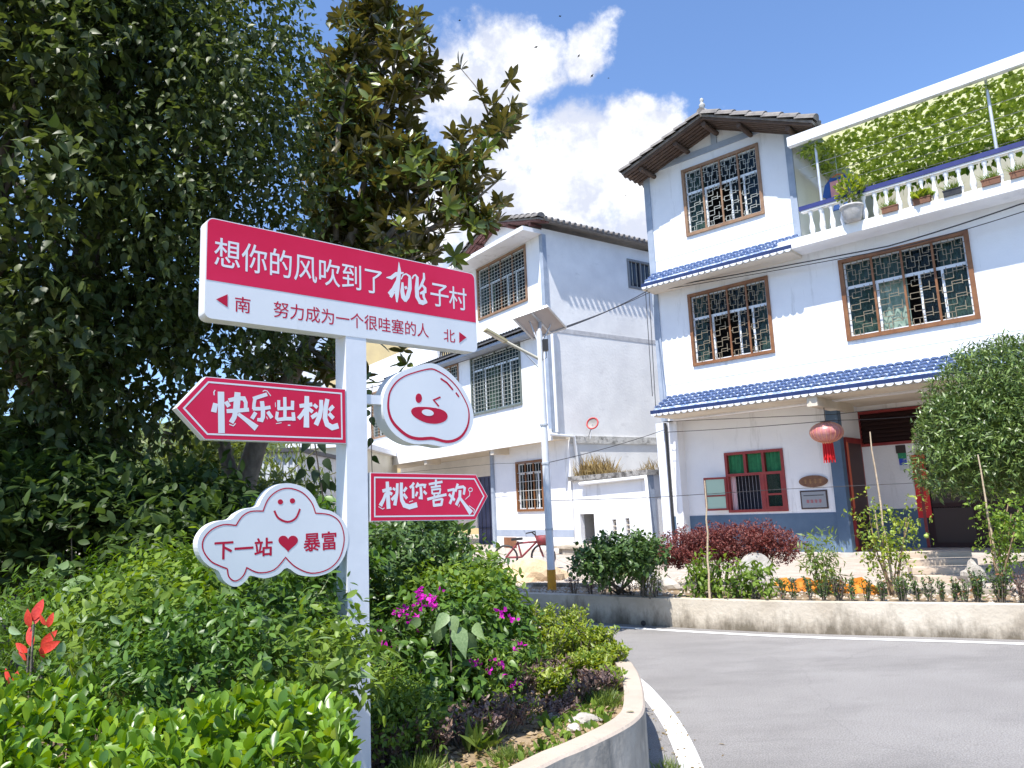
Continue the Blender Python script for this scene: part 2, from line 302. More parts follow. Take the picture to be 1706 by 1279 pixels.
def leafmesh(name, P, Y, Z, size, shape, material, rnd=None):
    """P positions, Y leaf axis, Z leaf normal hint (all N x 3)"""
    P = np.asarray(P, float); Nn = len(P); Y = np.asarray(Y, float); Z = np.asarray(Z, float)
    Y = Y/np.linalg.norm(Y, axis=1, keepdims=True).clip(1e-6); X = np.cross(Y, Z); X /= np.linalg.norm(X, axis=1, keepdims=True).clip(1e-6); Z = np.cross(X, Y)
    T, F = LEAF[shape]; T = np.array(T); k = len(T); size = np.broadcast_to(np.asarray(size, float), (Nn,))
    bend = 1+.0*size
    V = P[:, None, :]+size[:, None, None]*(T[None, :, 0:1]*X[:, None, :]+T[None, :, 1:2]*Y[:, None, :]+T[None, :, 2:3]*Z[:, None, :])
    me = bpy.data.meshes.new(name); me.vertices.add(Nn*k); me.vertices.foreach_set('co', V.reshape(-1).astype(np.float32))
    lt = np.array([len(f) for f in F]); flat = np.concatenate([np.array(f) for f in F])
    loops = (np.arange(Nn)[:, None]*k+flat[None, :]).reshape(-1); tot = np.tile(lt, Nn); st = np.concatenate([[0], np.cumsum(tot)[:-1]])
    me.loops.add(len(loops)); me.loops.foreach_set('vertex_index', loops.astype(np.int32))
    me.polygons.add(len(tot)); me.polygons.foreach_set('loop_start', st.astype(np.int32)); me.polygons.foreach_set('loop_total', tot.astype(np.int32))
    me.update(calc_edges=True)
    a = me.attributes.new('rnd', 'FLOAT', 'FACE'); r = RNG.random(Nn) if rnd is None else np.clip(rnd, 0, 1)
    a.data.foreach_set('value', np.repeat(r, len(F)).astype(np.float32))
    me.materials.append(material); me.polygons.foreach_set('use_smooth', np.full(len(tot), len(F) > 7)); return me
def nrm(a): return a/np.linalg.norm(a, axis=-1, keepdims=True).clip(1e-9)
def ball(n): return nrm(RNG.normal(size=(n, 3)))
def inblobs(blobs, n, shell=.55):
    """points in a union of ellipsoids (cx,cy,cz,rx,ry,rz); returns points and outward vectors, biased to the surface"""
    B = np.array(blobs, float); w = B[:, 3]*B[:, 4]+B[:, 4]*B[:, 5]+B[:, 3]*B[:, 5]; i = RNG.choice(len(B), n, p=w/w.sum())
    d = ball(n); r = shell+(1-shell)*RNG.random(n)**.6; return B[i, :3]+d*r[:, None]*B[i, 3:], d
def clumpify(blobs, k, r0=.24, r1=.42):
    B = np.array(blobs, float); w = B[:, 3]*B[:, 4]+B[:, 4]*B[:, 5]+B[:, 3]*B[:, 5]; out = []
    for i in RNG.choice(len(B), k, p=w/w.sum()):
        b = B[i]; c = b[:3]+ball(1)[0]*b[3:]*RNG.uniform(.5, 1.0); r = b[3:].mean()*RNG.uniform(r0, r1); out.append((c[0], c[1], c[2], r*1.15, r*1.15, r))
    return out
def sprays(P, out, leaves, length, up=.2, jitter=.5, droop=0.):
    """each point becomes a twig with alternate leaves -> leaf positions, axes, normals"""
    n = len(P); ax = nrm(out*.8+RNG.normal(size=(n, 3))*jitter+np.array([0, 0, up-droop])); PP = []; YY = []; ZZ = []
    for k in range(leaves):
        t = (k+.3)/leaves*length*(.7+.6*RNG.random((n, 1))); side = nrm(np.cross(ax, RNG.normal(size=(n, 3))))
        PP.append(P+ax*t+np.array([0, 0, -droop])*t*t); YY.append(nrm(ax*.55+side*.9+np.array([0, 0, -droop*.8]))); ZZ.append(nrm(np.array([0, 0, 1.])+RNG.normal(size=(n, 3))*.45+out*.4))
    return np.concatenate(PP), np.concatenate(YY), np.concatenate(ZZ)
def whorls(P, ax, k, tilt=.75, jit=.25):
    n = len(P); ax = nrm(ax); a = nrm(np.cross(ax, RNG.normal(size=(n, 3)))); b = np.cross(ax, a); PP, YY, ZZ = [], [], []
    for j in range(k):
        t = 2*math.pi*(j*.382)+RNG.random((n, 1))*.5; rad = a*np.cos(t)+b*np.sin(t); tl = tilt*(.55+.7*j/k)
        y = nrm(ax*math.cos(tl)+rad*math.sin(tl)+RNG.normal(size=(n, 3))*jit*.5); PP.append(P-ax*.02*j/k); YY.append(y); ZZ.append(nrm(ax*math.sin(tl)-rad*math.cos(tl)+RNG.normal(size=(n, 3))*jit))
    return np.concatenate(PP), np.concatenate(YY), np.concatenate(ZZ)
def limb(mb, p, q, r0, r1, bend=.15, n=6, seg=5):
    p, q = np.array(p, float), np.array(q, float); Ln = np.linalg.norm(q-p); o = RNG.normal(size=3)*bend*Ln; pts = []
    for i in range(seg+1):
        t = i/seg; pts.append(p+(q-p)*t+o*math.sin(math.pi*t)*.5)
    mb.tube(pts, [r0+(r1-r0)*i/seg for i in range(seg+1)], n); return pts
def fol(mesh, name, parent, kind=None):
    o = link(name, mesh, parent)
    if kind: o['kind'] = kind
    return o
#@@SETTING
# ------------------------------------------------------------------ ground, road, walls
def sheet(name, poly, z, material, kind='structure', sub=0):
    me = bpy.data.meshes.new(name); me.from_pydata([(p[0], p[1], z) for p in poly], [], [tuple(range(len(poly)))]); me.materials.append(material)
    o = link(name, me)
    if kind: o['kind'] = kind
    return o
sheet('ground', [(-900, -900), (900, -900), (900, 900), (-900, 900)], -.06, grassy)
sheet('road', [(-40, -30), (40, -30), (40, 24), (-40, 24)], 0, asphalt)
def smooth(pts, n=6, closed=False):
    pts = [np.array(p, float) for p in pts]; k = len(pts); out = []
    rng = range(k if closed else k-1)
    for i in rng:
        p0 = pts[(i-1) % k] if closed else pts[max(i-1, 0)]; p1 = pts[i]; p2 = pts[(i+1) % k]; p3 = pts[(i+2) % k] if closed else pts[min(i+2, k-1)]
        for j in range(n):
            t = j/n; out.append(.5*((2*p1)+(-p0+p2)*t+(2*p0-5*p1+4*p2-p3)*t*t+(-p0+3*p1-3*p2+p3)*t**3))
    if not closed: out.append(pts[-1])
    return out
def offset(pl, d):
    out = []
    for i, p in enumerate(pl):
        t = pl[min(i+1, len(pl)-1)]-pl[max(i-1, 0)]; t = t/np.linalg.norm(t); out.append(p+np.array([-t[1], t[0]])*d)
    return out
KZ = .42
kerb = smooth([(-6, 9.6), (-2.2, 9.0), (-.4, 8.2), (.45, 7.15), (.76, 6.09), (.80, 5.6), (.76, 5.06), (.69, 4.58), (.62, 4.36), (.5, 4.16), (.28, 3.89), (.12, 3.72), (-.08, 3.4), (-.2, 2.8), (-.24, 1.6), (-.3, -2), (-.4, -8)], 6)
# direction runs towards the camera; bed lies on its right hand side (west)
def ribbon(mb, pl, d0, d1, z, m=0):
    a, b = offset(pl, d0), offset(pl, d1); k = len(pl)
    mb.add([(p[0], p[1], z) for p in a]+[(p[0], p[1], z) for p in b], [(i, i+1, k+i+1, k+i) for i in range(k-1)], m)
def wallband(mb, pl, d, z0, z1, m=0, flip=False, jit=0):
    a = offset(pl, d); k = len(pl); fs = [(i, i+1, k+i+1, k+i) for i in range(k-1)]
    if flip: fs = [f[::-1] for f in fs]
    mb.add([(p[0], p[1], z0) for p in a]+[(p[0], p[1], z1) for p in a], fs, m)
mb = MB(); kw = .125
wallband(mb, kerb, 0, -.05, KZ-.012, 1); 
o0 = offset(kerb, 0); o1 = offset(kerb, -.015); o2 = offset(kerb, -kw)
ribbon(mb, kerb, -.012, -kw, KZ); k = len(kerb)
a, b = offset(kerb, 0), offset(kerb, -.012)
mb.add([(p[0], p[1], KZ-.012) for p in a]+[(p[0], p[1], KZ) for p in b], [(i, i+1, k+i+1, k+i) for i in range(k-1)])
wallband(mb, kerb, -kw, .2, KZ, 0, True)
# flip normals are irrelevant for cycles shading here
o = mb.build('planter_wall', [concrete2, kerbside]); props(o, 'low curved concrete planter wall around the near flower bed beside the road', 'planter wall')
# white edge line beside the planter
nl = smooth([(-4, 10.05), (-1.8, 9.75), (-.1, 9.05), (.8, 8.1), (.975, 7.14), (1.03, 6.38), (1.035, 5.63), (.985, 4.9), (.93, 4.5), (.8, 4.1), (.55, 3.75), (.3, 3.45), (.16, 2.8), (.1, 1.5), (0.1, -6)], 6)
mb = MB(); ribbon(mb, nl, .075, -.065, .004); o = mb.build('road_line', linem); o['kind'] = 'structure'
# bed soil
bed = [tuple(p) for p in offset(kerb, -kw+.01)]+[(-30, -8), (-30, 9.6)]
sheet('soil_bed', bed, .36, soil)
# far wall beyond the road
wb = [G(880, 1031, 0)[:2], G(1280, 1053, 0)[:2], G(1706, 1066, 0)[:2]]
du = (wb[2]-wb[0]); du = du/np.linalg.norm(du)
fw = [wb[0]-du*14, wb[0]-du*4, wb[0], wb[1], wb[2], wb[2]+du*4, wb[2]+du*16]
fw = smooth(fw, 4); FZ = .35
mb = MB(); fw_r = fw[::-1]
wallband(mb, fw, 0, -.05, FZ); ribbon(mb, fw, 0, .16, FZ); wallband(mb, fw, .16, .1, FZ)
o = mb.build('retaining_wall', concrete); props(o, 'long low stained concrete retaining wall on the far side of the road', 'retaining wall')
mb = MB(); ribbon(mb, fw, -.19, -.30, .004); o = mb.build('road_line', linem); o['kind'] = 'structure'
sheet('yard', [tuple(p) for p in offset(fw, .15)]+[(60, 60), (-60, 60)], .30, yardm)
mb = MB(); ribbon(mb, fw, .16, 1.0, .335); wallband(mb, fw, 1.0, .28, .335); o = mb.build('soil_strip', soil); o['kind'] = 'structure'
# row of thin edging bricks behind the wall
e0 = offset(fw, .98)
eb = MB().box((-.19, -.04, 0), (.19, .04, .09)).mesh('brick', concrete)
edge = empty('brick_edging', (0, 0, 0), label='low row of pale bricks edging the planting strip behind the road wall', cat='edging')
ang = math.atan2(du[1], du[0]); A0 = wb[0]+np.array([-du[1], du[0]])*1.06
for i in range(26):
    p = A0+du*(i*.41-.4); link('brick', eb, edge, (p[0], p[1], .30+random.uniform(-.01, .004)), (0, 0, ang+random.uniform(-.04, .04)))
# drain hole in the wall and hump of land behind the houses
hp = G(1133+6, 1042, .06)
mb = MB().tube([PL(1072, 1038, (wb[1][0], wb[1][1], 0), np.array([-du[1], du[0], 0]))+np.array([du[1], -du[0], 0])*.006*s for s in (0, 1)], .035, 10)
o = mb.build('drain_outlet', black); props(o, 'small dark drain outlet in the face of the road wall', 'drain')
def hill():
    nx, ny = 40, 14; vs = []; fs = []
    for j in range(ny):
        for i in range(nx):
            x = -120+220*i/(nx-1); y = 45+60*j/(ny-1); t = j/(ny-1)
            vs.append((x, y, -1+math.sin(min(1, t*1.3)*math.pi/2)*(7+5*math.sin(i*.5)+3*math.sin(i*1.3+1))))
    for j in range(ny-1):
        for i in range(nx-1): a = j*nx+i; fs.append((a, a+1, a+nx+1, a+nx))
    o = MB().add(vs, fs, 0, True).build('hills', grassy); o['kind'] = 'structure'
hill()
#@@HOUSES
# ------------------------------------------------------------------ houses
class House:
    def __init__(s, name, O, az, **k):
        s.az = az; s.u = np.array([math.sin(az), -math.cos(az), 0]); s.v = np.array([-math.cos(az), -math.sin(az), 0])
        s.O = np.array([O[0], O[1], 0.]); s.root = empty(name, s.O, math.atan2(s.u[1], s.u[0]), **k)
        # local frame: x = u, y = -v (into the house), z up
    def loc(s, x, y, v=0.):
        q = PL(x, y, s.O+s.v*v, s.v)-s.O; return float(q@s.u), float(q[2])
    def side(s, x, y, u=0.):
        q = PL(x, y, s.O+s.u*u, s.u)-s.O; return float(q@s.v), float(q[2])
    def W(s, u, v, z): return s.O+s.u*u+s.v*v+np.array([0, 0, z])
    def rect(s, TL, TR, BR, BL, v=0.):
        a, b, c, d = [s.loc(p[0], p[1], v) for p in (TL, TR, BR, BL)]
        return (a[0]+d[0])/2, (b[0]+c[0])/2, (c[1]+d[1])/2, (a[1]+b[1])/2
def wall(u0, u1, z0, z1, v0, v1, holes=(), mb=None, m=0):
    """wall slab between v0 (back) and v1 (front) with rectangular openings (u0,u1,z0,z1)"""
    mb = mb or MB(); us = sorted({u0, u1, *[h[0] for h in holes], *[h[1] for h in holes]}); us = [u for u in us if u0 <= u <= u1]
    zs = sorted({z0, z1, *[h[2] for h in holes], *[h[3] for h in holes]}); zs = [z for z in zs if z0 <= z <= z1]
    inside = lambda u, z: any(h[0] < u < h[1] and h[2] < z < h[3] for h in holes)
    for i in range(len(us)-1):
        for j in range(len(zs)-1):
            if inside((us[i]+us[i+1])/2, (zs[j]+zs[j+1])/2): continue
            a, b, c, d = us[i], us[i+1], zs[j], zs[j+1]
            mb.add([(a, -v1, c), (b, -v1, c), (b, -v1, d), (a, -v1, d)], [(0, 1, 2, 3)], m); mb.add([(a, -v0, c), (b, -v0, c), (b, -v0, d), (a, -v0, d)], [(3, 2, 1, 0)], m)
    for h in list(holes)+[(u0, u1, z0, z1)]:
        a, b, c, d = h
        mb.add([(a, -v1, c), (b, -v1, c), (b, -v0, c), (a, -v0, c)], [(0, 1, 2, 3)], m); mb.add([(a, -v1, d), (b, -v1, d), (b, -v0, d), (a, -v0, d)], [(3, 2, 1, 0)], m)
        mb.add([(a, -v1, c), (a, -v0, c), (a, -v0, d), (a, -v1, d)], [(0, 1, 2, 3)], m); mb.add([(b, -v1, c), (b, -v0, c), (b, -v0, d), (b, -v1, d)], [(3, 2, 1, 0)], m)
    return mb
def curtain(root, u0, u1, z0, z1, v, material, amp=.03, n=24):
    vs = []; 
    for i in range(n+1):
        u = u0+(u1-u0)*i/n; y = -v+amp*math.sin(i*1.9)+amp*.4*math.sin(i*.7); vs += [(u, y, z0), (u, y, z1)]
    return MB().add(vs, [(2*i, 2*i+2, 2*i+3, 2*i+1) for i in range(n)], 0, True).build('curtain', material, root)
def fret(mb, a, b, c, d, y, t=.016, style=0):
    """lattice of stepped squares in one panel a..b x c..d"""
    w, h = b-a, d-c
    def H(x0, x1, z): mb.box((a+x0*w, y-t/2, c+z*h-t/2), (a+x1*w, y+t/2, c+z*h+t/2))
    def Vv(x, z0, z1): mb.box((a+x*w-t/2, y-t/2-.002, c+z0*h), (a+x*w+t/2, y+t/2+.002, c+z1*h))
    if style == 0:   # tall panel
        k = 4
        for i in range(k):
            z = (i+.1)/k; z2 = (i+.55)/k; z3 = (i+.85)/k
            if i % 2 == 0: sx = (.14, .46, .78)
            else: sx = (.22, .54, .86)
            H(sx[0], sx[1], z2); H(sx[0], sx[1], z); Vv(sx[0], z, z2); Vv(sx[1], z, z3)
            H(sx[1], sx[2], z3); Vv(sx[2], z2, min(1, z3+.1)); H(0, sx[0], (z+z2)/2); H(sx[2], 1, z3-.03); H(sx[1], sx[2], z2+.02)
        Vv(.34, .0, .12); Vv(.66, .88, 1); Vv(.34, .85, 1)
    else:
        for (x0, x1, z0, z1) in ((.14, .42, .2, .62), (.32, .62, .42, .86), (.55, .86, .14, .56), (.14, .30, .7, .9), (.7, .9, .66, .9)):
            H(x0, x1, z0); H(x0, x1, z1); Vv(x0, z0, z1); Vv(x1, z0, z1)
        for x in (.3, .52, .72): Vv(x, 0, .22); Vv(x, .84, 1)
        for z in (.3, .5, .74): H(0, .15, z); H(.84, 1, z)
def grid(mb, a, b, c, d, y, nx, nz, t=.012):
    for i in range(1, nx): x = a+(b-a)*i/nx; mb.box((x-t/2, y-t/2, c), (x+t/2, y+t/2, d))
    for i in range(1, nz): z = c+(d-c)*i/nz; mb.box((a, y-t/2-.003, z-t/2), (b, y+t/2+.003, z+t/2))
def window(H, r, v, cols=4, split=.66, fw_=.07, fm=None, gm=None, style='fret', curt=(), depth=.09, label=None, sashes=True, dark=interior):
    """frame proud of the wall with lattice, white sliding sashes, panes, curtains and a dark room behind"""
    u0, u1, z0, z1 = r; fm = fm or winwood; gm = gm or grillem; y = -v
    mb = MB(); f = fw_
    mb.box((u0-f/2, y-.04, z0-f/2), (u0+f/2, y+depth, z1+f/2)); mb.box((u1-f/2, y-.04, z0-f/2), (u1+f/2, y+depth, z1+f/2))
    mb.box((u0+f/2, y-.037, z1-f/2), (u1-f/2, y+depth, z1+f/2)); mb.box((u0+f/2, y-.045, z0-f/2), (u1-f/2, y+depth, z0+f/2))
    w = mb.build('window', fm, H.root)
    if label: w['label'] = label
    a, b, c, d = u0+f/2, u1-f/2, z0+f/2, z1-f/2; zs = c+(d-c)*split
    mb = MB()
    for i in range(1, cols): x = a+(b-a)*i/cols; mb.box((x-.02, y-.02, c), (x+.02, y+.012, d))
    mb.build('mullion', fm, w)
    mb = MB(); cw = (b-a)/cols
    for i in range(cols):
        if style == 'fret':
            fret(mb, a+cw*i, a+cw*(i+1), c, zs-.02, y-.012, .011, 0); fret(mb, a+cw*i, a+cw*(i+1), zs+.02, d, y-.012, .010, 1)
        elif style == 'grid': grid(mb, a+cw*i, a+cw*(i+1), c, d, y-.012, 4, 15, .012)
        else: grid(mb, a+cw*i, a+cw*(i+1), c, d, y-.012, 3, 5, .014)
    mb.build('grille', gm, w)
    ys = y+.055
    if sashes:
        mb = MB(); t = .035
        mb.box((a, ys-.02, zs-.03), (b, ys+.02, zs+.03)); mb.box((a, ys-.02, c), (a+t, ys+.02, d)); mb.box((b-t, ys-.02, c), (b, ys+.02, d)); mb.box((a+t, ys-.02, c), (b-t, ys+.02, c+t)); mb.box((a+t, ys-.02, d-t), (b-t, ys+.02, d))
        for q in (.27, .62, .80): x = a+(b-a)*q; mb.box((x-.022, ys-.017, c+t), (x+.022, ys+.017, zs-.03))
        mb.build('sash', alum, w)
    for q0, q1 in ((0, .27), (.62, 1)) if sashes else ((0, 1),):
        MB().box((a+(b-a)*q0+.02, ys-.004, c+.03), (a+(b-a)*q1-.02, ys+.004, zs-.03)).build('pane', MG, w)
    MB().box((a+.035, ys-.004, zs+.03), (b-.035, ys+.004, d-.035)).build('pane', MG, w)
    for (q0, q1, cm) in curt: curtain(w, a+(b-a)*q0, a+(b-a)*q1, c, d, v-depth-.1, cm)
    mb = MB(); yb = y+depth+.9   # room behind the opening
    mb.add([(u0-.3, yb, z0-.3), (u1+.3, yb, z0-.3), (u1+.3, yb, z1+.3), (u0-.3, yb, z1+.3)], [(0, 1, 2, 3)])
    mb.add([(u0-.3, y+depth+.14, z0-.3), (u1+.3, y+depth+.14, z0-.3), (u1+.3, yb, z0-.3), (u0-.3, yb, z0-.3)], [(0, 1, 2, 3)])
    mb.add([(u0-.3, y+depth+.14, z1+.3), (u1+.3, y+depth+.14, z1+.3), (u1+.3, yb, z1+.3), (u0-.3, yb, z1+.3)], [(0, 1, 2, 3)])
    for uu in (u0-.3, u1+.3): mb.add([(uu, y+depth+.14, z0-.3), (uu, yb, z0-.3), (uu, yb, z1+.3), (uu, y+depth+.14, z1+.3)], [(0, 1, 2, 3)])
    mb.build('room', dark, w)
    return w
def awning(H, u0, u1, v0, z_low, z_hi, v1, rows=4, pitch=.17, tm=None, trim=None, sc=True, ends=True, depth_under=0.):
    """tiled lean-to: tiles run from (v0,z_hi) at the wall down to (v1,z_low)"""
    tm = tm or bluetile; trim = trim or blueedge
    dv, dz = v1-v0, z_hi-z_low; Ls = math.hypot(dv, dz); ny, nz_ = -dv/Ls, -dz/Ls
    mb = MB(); mb.add([(u0, -v0, z_hi-.03), (u1, -v0, z_hi-.03), (u1, -v1, z_low-.03), (u0, -v1, z_low-.03), (u0, -v0, z_hi-.12), (u1, -v0, z_hi-.12), (u1, -v1+.01, z_low-.07), (u0, -v1+.01, z_low-.07)],
        [(0, 1, 2, 3), (7, 6, 5, 4), (0, 3, 7, 4), (1, 5, 6, 2), (3, 2, 6, 7), (0, 4, 5, 1)])
    aw = mb.build('awning', tm, H.root)
    n = max(1, round((u1-u0)/pitch)); p = (u1-u0)/n; row = Ls/rows*1.1
    vs = []; ks = 6
    for i in range(ks+1):
        a = math.pi*i/ks; x = -math.cos(a)*p*.5; h = math.sin(a)*p*.30
        vs += [(x, 0, h), (x, row, h+.0), ]
    th = .016
    T = MB().add([(x, yv, z+th*(1 if yv > 0 else 0)) for x, yv, z in vs]+[(x, yv, z-.012) for x, yv, z in vs], [(2*i, 2*i+2, 2*i+3, 2*i+1) for i in range(ks)]+[(2*i+1, 2*i+3, 2*(ks+1)+2*i+3, 2*(ks+1)+2*i+1) for i in range(ks)], 0).mesh('tile', tm)
    tilt = math.atan2(-dz, -(-dv)) # rotation about u so local +y runs down the slope
    rx = math.atan2(-dz, dv)       # in (down-slope horizontal, z)
    for i in range(n):
        for j in range(rows):
            s = j*Ls/rows; o = link('tile', T, aw, (u0+p*(i+.5), -(v0+dv*s/Ls), z_hi-dz*s/Ls+.012+.004*(j % 2)))
            o.rotation_euler = (math.pi*0-rx, 0, math.pi) if False else Matrix(((1, 0, 0), (0, -dv/Ls, dz/Ls), (0, -dz/Ls, -dv/Ls*-1))).to_euler()
    if sc:
        mb = MB().box((u0, -v1-.012, z_low-.075), (u1, -v1+.02, z_low+.005)); mb.build('fascia', trim, aw)
        mb = MB()
        for i in range(n):
            uc = u0+p*(i+.5); ar = [(uc-p*.46, z_low-.076)]+[(uc-p*.46*math.cos(math.pi*t/6), z_low-.076-.055*math.sin(math.pi*t/6)) for t in range(1, 6)]+[(uc+p*.46, z_low-.076)]
            prism(mb, ar, lambda a, b, t: (a, -v1-t, b), -.012, .012)
        mb.build('scallops', scallop, aw)
    return aw
def verge_roof(H, apex, eaveL, eaveR, vf, vb, tm, wm, ntile=7, purlins=True, planks=6, name='roof'):
    """gable roof with the gable towards the viewer: ridge along v"""
    mb = MB(); th = .05; rt = MB()
    rf = None
    for side, e in ((-1, eaveL), (1, eaveR)):
        d = Vector((e[0]-apex[0], 0, e[1]-apex[1])); Ln = d.length; dn = d.normalized(); nor = Vector((-dn.z, 0, dn.x)); nor = nor if nor.z > 0 else -nor
        A = Vector((apex[0], 0, apex[1])); E = Vector((e[0], 0, e[1]))
        P = lambda b, v, o: b+nor*o+Vector((0, -v, 0))
        mb.add([P(A, vf, 0), P(E, vf, 0), P(E, vb, 0), P(A, vb, 0), P(A, vf, th), P(E, vf, th), P(E, vb, th), P(A, vb, th)], [(0, 1, 2, 3), (7, 6, 5, 4), (0, 4, 5, 1), (1, 5, 6, 2), (2, 6, 7, 3), (3, 7, 4, 0)])
    rf = mb.build(name, tm, H.root)
    for side, e in ((-1, eaveL), (1, eaveR)):
        d = Vector((e[0]-apex[0], 0, e[1]-apex[1])); Ln = d.length; dn = d.normalized(); nor = Vector((-dn.z, 0, dn.x)); nor = nor if nor.z > 0 else -nor
        A = Vector((apex[0], 0, apex[1])); tl = Ln/ntile
        for i in range(ntile):   # verge tiles
            t = MB(); vs = []; fs = []
            for q, (s, lift) in enumerate(((0, .055), (tl*1.08, .085))):
                for a in range(7):
                    an = math.pi*a/6; base = A+dn*(i*tl+s); vs.append(base+nor*(lift*1.3-.03+.13*math.sin(an))+Vector((0, -vf-.03+.11+math.cos(an)*.15-.0, 0)))
            fs = [(a, a+1, 8+a, 7+a) for a in range(6)]+[(7, 8, 9, 10, 11, 12, 13), (6, 5, 4, 3, 2, 1, 0)]
            t.add(vs, fs); t.build('tile', tm, rf)
        # tile field behind the verge: rolls running down the slope, seen at the eave
        t = MB(); nv = int((vf-vb)/.22); 
        for r in range(1, nv):
            v = vf-.22*r-.02; pts = [A+dn*s+nor*.075+Vector((0, -v, 0)) for s in (.05, Ln*.5, Ln+.06)]; t.tube(pts, .06, 6)
        t.build('tile_rolls', tm, rf)
        # boards under the overhang, running up the slope
        ov = vf; bw = (ov+.0)/planks
        for i in range(planks):
            v0 = vf-.03-bw*i; t = MB(); P = lambda s, v, o: A+dn*s-nor*o+Vector((0, -v, 0))
            a, b, w0, w1 = .02, Ln-.02, v0, v0-bw*.72
            t.add([P(a, w0, .005), P(b, w0, .005), P(b, w1, .005), P(a, w1, .005), P(a, w0, .05), P(b, w0, .05), P(b, w1, .05), P(a, w1, .05)], [(0, 1, 2, 3), (7, 6, 5, 4), (0, 4, 5, 1), (1, 5, 6, 2), (2, 6, 7, 3), (3, 7, 4, 0)])
            t.build('plank', wm, rf)
        if purlins:
            for s in (Ln*.36, Ln*.80):
                p = A+dn*s-nor*.115; MB().tube([p+Vector((0, -vf+.10, 0)), p+Vector((0, .1, 0))], .055, 8).build('beam', wm, rf)
    p = Vector((apex[0], 0, apex[1]-.15)); MB().tube([p+Vector((0, -vf+.1, 0)), p+Vector((0, .1, 0))], .06, 8).build('beam', wm, rf)
    t = MB(); p0 = Vector((apex[0], -vf+.02, apex[1]+.10))
    for i in range(int((vf-vb)/.35)):
        y = -vf+.35*i; t.tube([(apex[0], y, apex[1]+.12), (apex[0], y+.36, apex[1]+.15)], [.10, .12], 8)
    t.build('ridge', tm, rf)
    return rf
# ---- house 1 (right)
c2 = G(1400, 922, .35); az1 = math.radians(48.3); v1_ = np.array([-math.cos(az1), -math.sin(az1), 0])
H1 = House('village_house', c2+v1_*.55, az1, label='white three storey house with blue tiled awnings and a vine shaded balcony, right side', cat='house')
R1 = H1.root; GV = -.55
w3 = H1.rect((1138, 284), (1261, 243), (1272, 356), (1146, 390)); ws = H1.rect((1149, 492), (1277, 463), (1289, 586), (1157, 607)); wl = H1.rect((1401, 436), (1609, 387), (1630, 529), (1414, 564))
gw = H1.rect((1207, 755), (1304, 746), (1314, 850), (1215, 855), GV)
uL = H1.loc(1074, 297)[0]; uR3 = H1.loc(1322, 300)[0]; zE = H1.loc(1080, 290)[1]
BAL = H1.loc(1400, 560, 0); c2u = H1.loc(1411, 900, GV)[0]
zB = 6.68; zC = 3.42     # slab undersides
e = .05
mb = MB()
wall(uL, uR3, zB+.02, zE, -.25, 0, [w3], mb); wall(uL, 7, zC, zB, -.25, 0, [ws, wl], mb)
mb.box((uL, .25, .3), (uL+.2, 9, zE), 0)      # side wall going back
mb.box((uR3-.2, .25, zB+.02), (uR3, 9, zE-.01), 0)
mb.box((6.8, .25, .3), (7, 9, zB), 0)
mb.box((uL+.2, 8.8, .3), (7, 9, zB), 0)
mb.build('wall', plaster, R1)
ap = H1.loc(1187, 203)
mb = MB(); prism(mb, [(uL, zE+.001), (uR3, zE+.001), (ap[0], ap[1]+.12)], lambda a, b, t: (a, -t, b), -.2, -.0); mb.build('gable', plaster, R1)
# grey bands
mb = MB(); mb.box((uL-.03, -.03, zC), (uL+.13, 0.3, zB)); mb.box((uL-.03, -.03, zB+.25), (uL+.13, .3, zE-.001)); mb.box((uL-.03, -.031, zE-.02), (uR3+.02, -.001, zE+.12)); mb.box((ap[0]-.07, -.033, zE+.121), (ap[0]+.07, -.001, ap[1]-.05))
mb.box((uR3-.10, -.028, zB+.25), (uR3+.04, .02, zE-.021)); mb.build('grey_trim', greyband, R1)
mb = MB(); mb.box((uL+.13, -.006, w3[2]-.42), (uR3-.1, -.002, w3[2]-.26)); mb.box((uL+.13, -.006, ws[2]-.38), (7, -.002, ws[2]-.26)); mb.build('painted_band', faint, R1)
window(H1, w3, 0, 4, .64, .07, winwood2, grilleg, 'fret', ((.0, .22, curtg), (.8, 1, mat('blue_curtain', (.05, .1, .2), .8))), label='upper gable window with dull brown frame and lattice grille')
window(H1, ws, 0, 4, .66, .07, winwood, grillem, 'fret', ((.0, .14, curtg), (.84, 1, curtg)), label='smaller orange framed lattice window above the ground floor awning')
window(H1, wl, 0, 4, .66, .08, winwood, grillem, 'fret', ((.0, .5, curtg), (.78, 1, curtg)), label='large orange framed lattice window with pale green curtains')
# upper awning and balcony slab
a1L = H1.loc(1070, 463, .55)[0]; awning(H1, a1L, uR3+.02, 0.0, zB-.02, zB+.40, .62, 4, .15)
mb = MB().box((a1L, -.60, zB-.16), (uR3, -.001, zB-.10)); mb.build('soffit', soffit, R1)
bal_u0 = uR3+.04; 
mb = MB().box((bal_u0-.3, -.60, zB-.10), (7, -.001, zB+.10)); mb.box((bal_u0, .0, zB+.002), (7, 3.4, zB+.10)); mb.build('balcony_slab', plaster2, R1)
mb = MB().box((uR3, 3.2, zB+.1), (7, 3.4, zB+2.6)); mb.box((uR3, 8.7, zB+.1), (7, 8.9, zB+2.6)); mb.build('balcony_wall', mat('balcony_beige', (.42, .40, .30), .9, (.36, .34, .26), 2), R1)
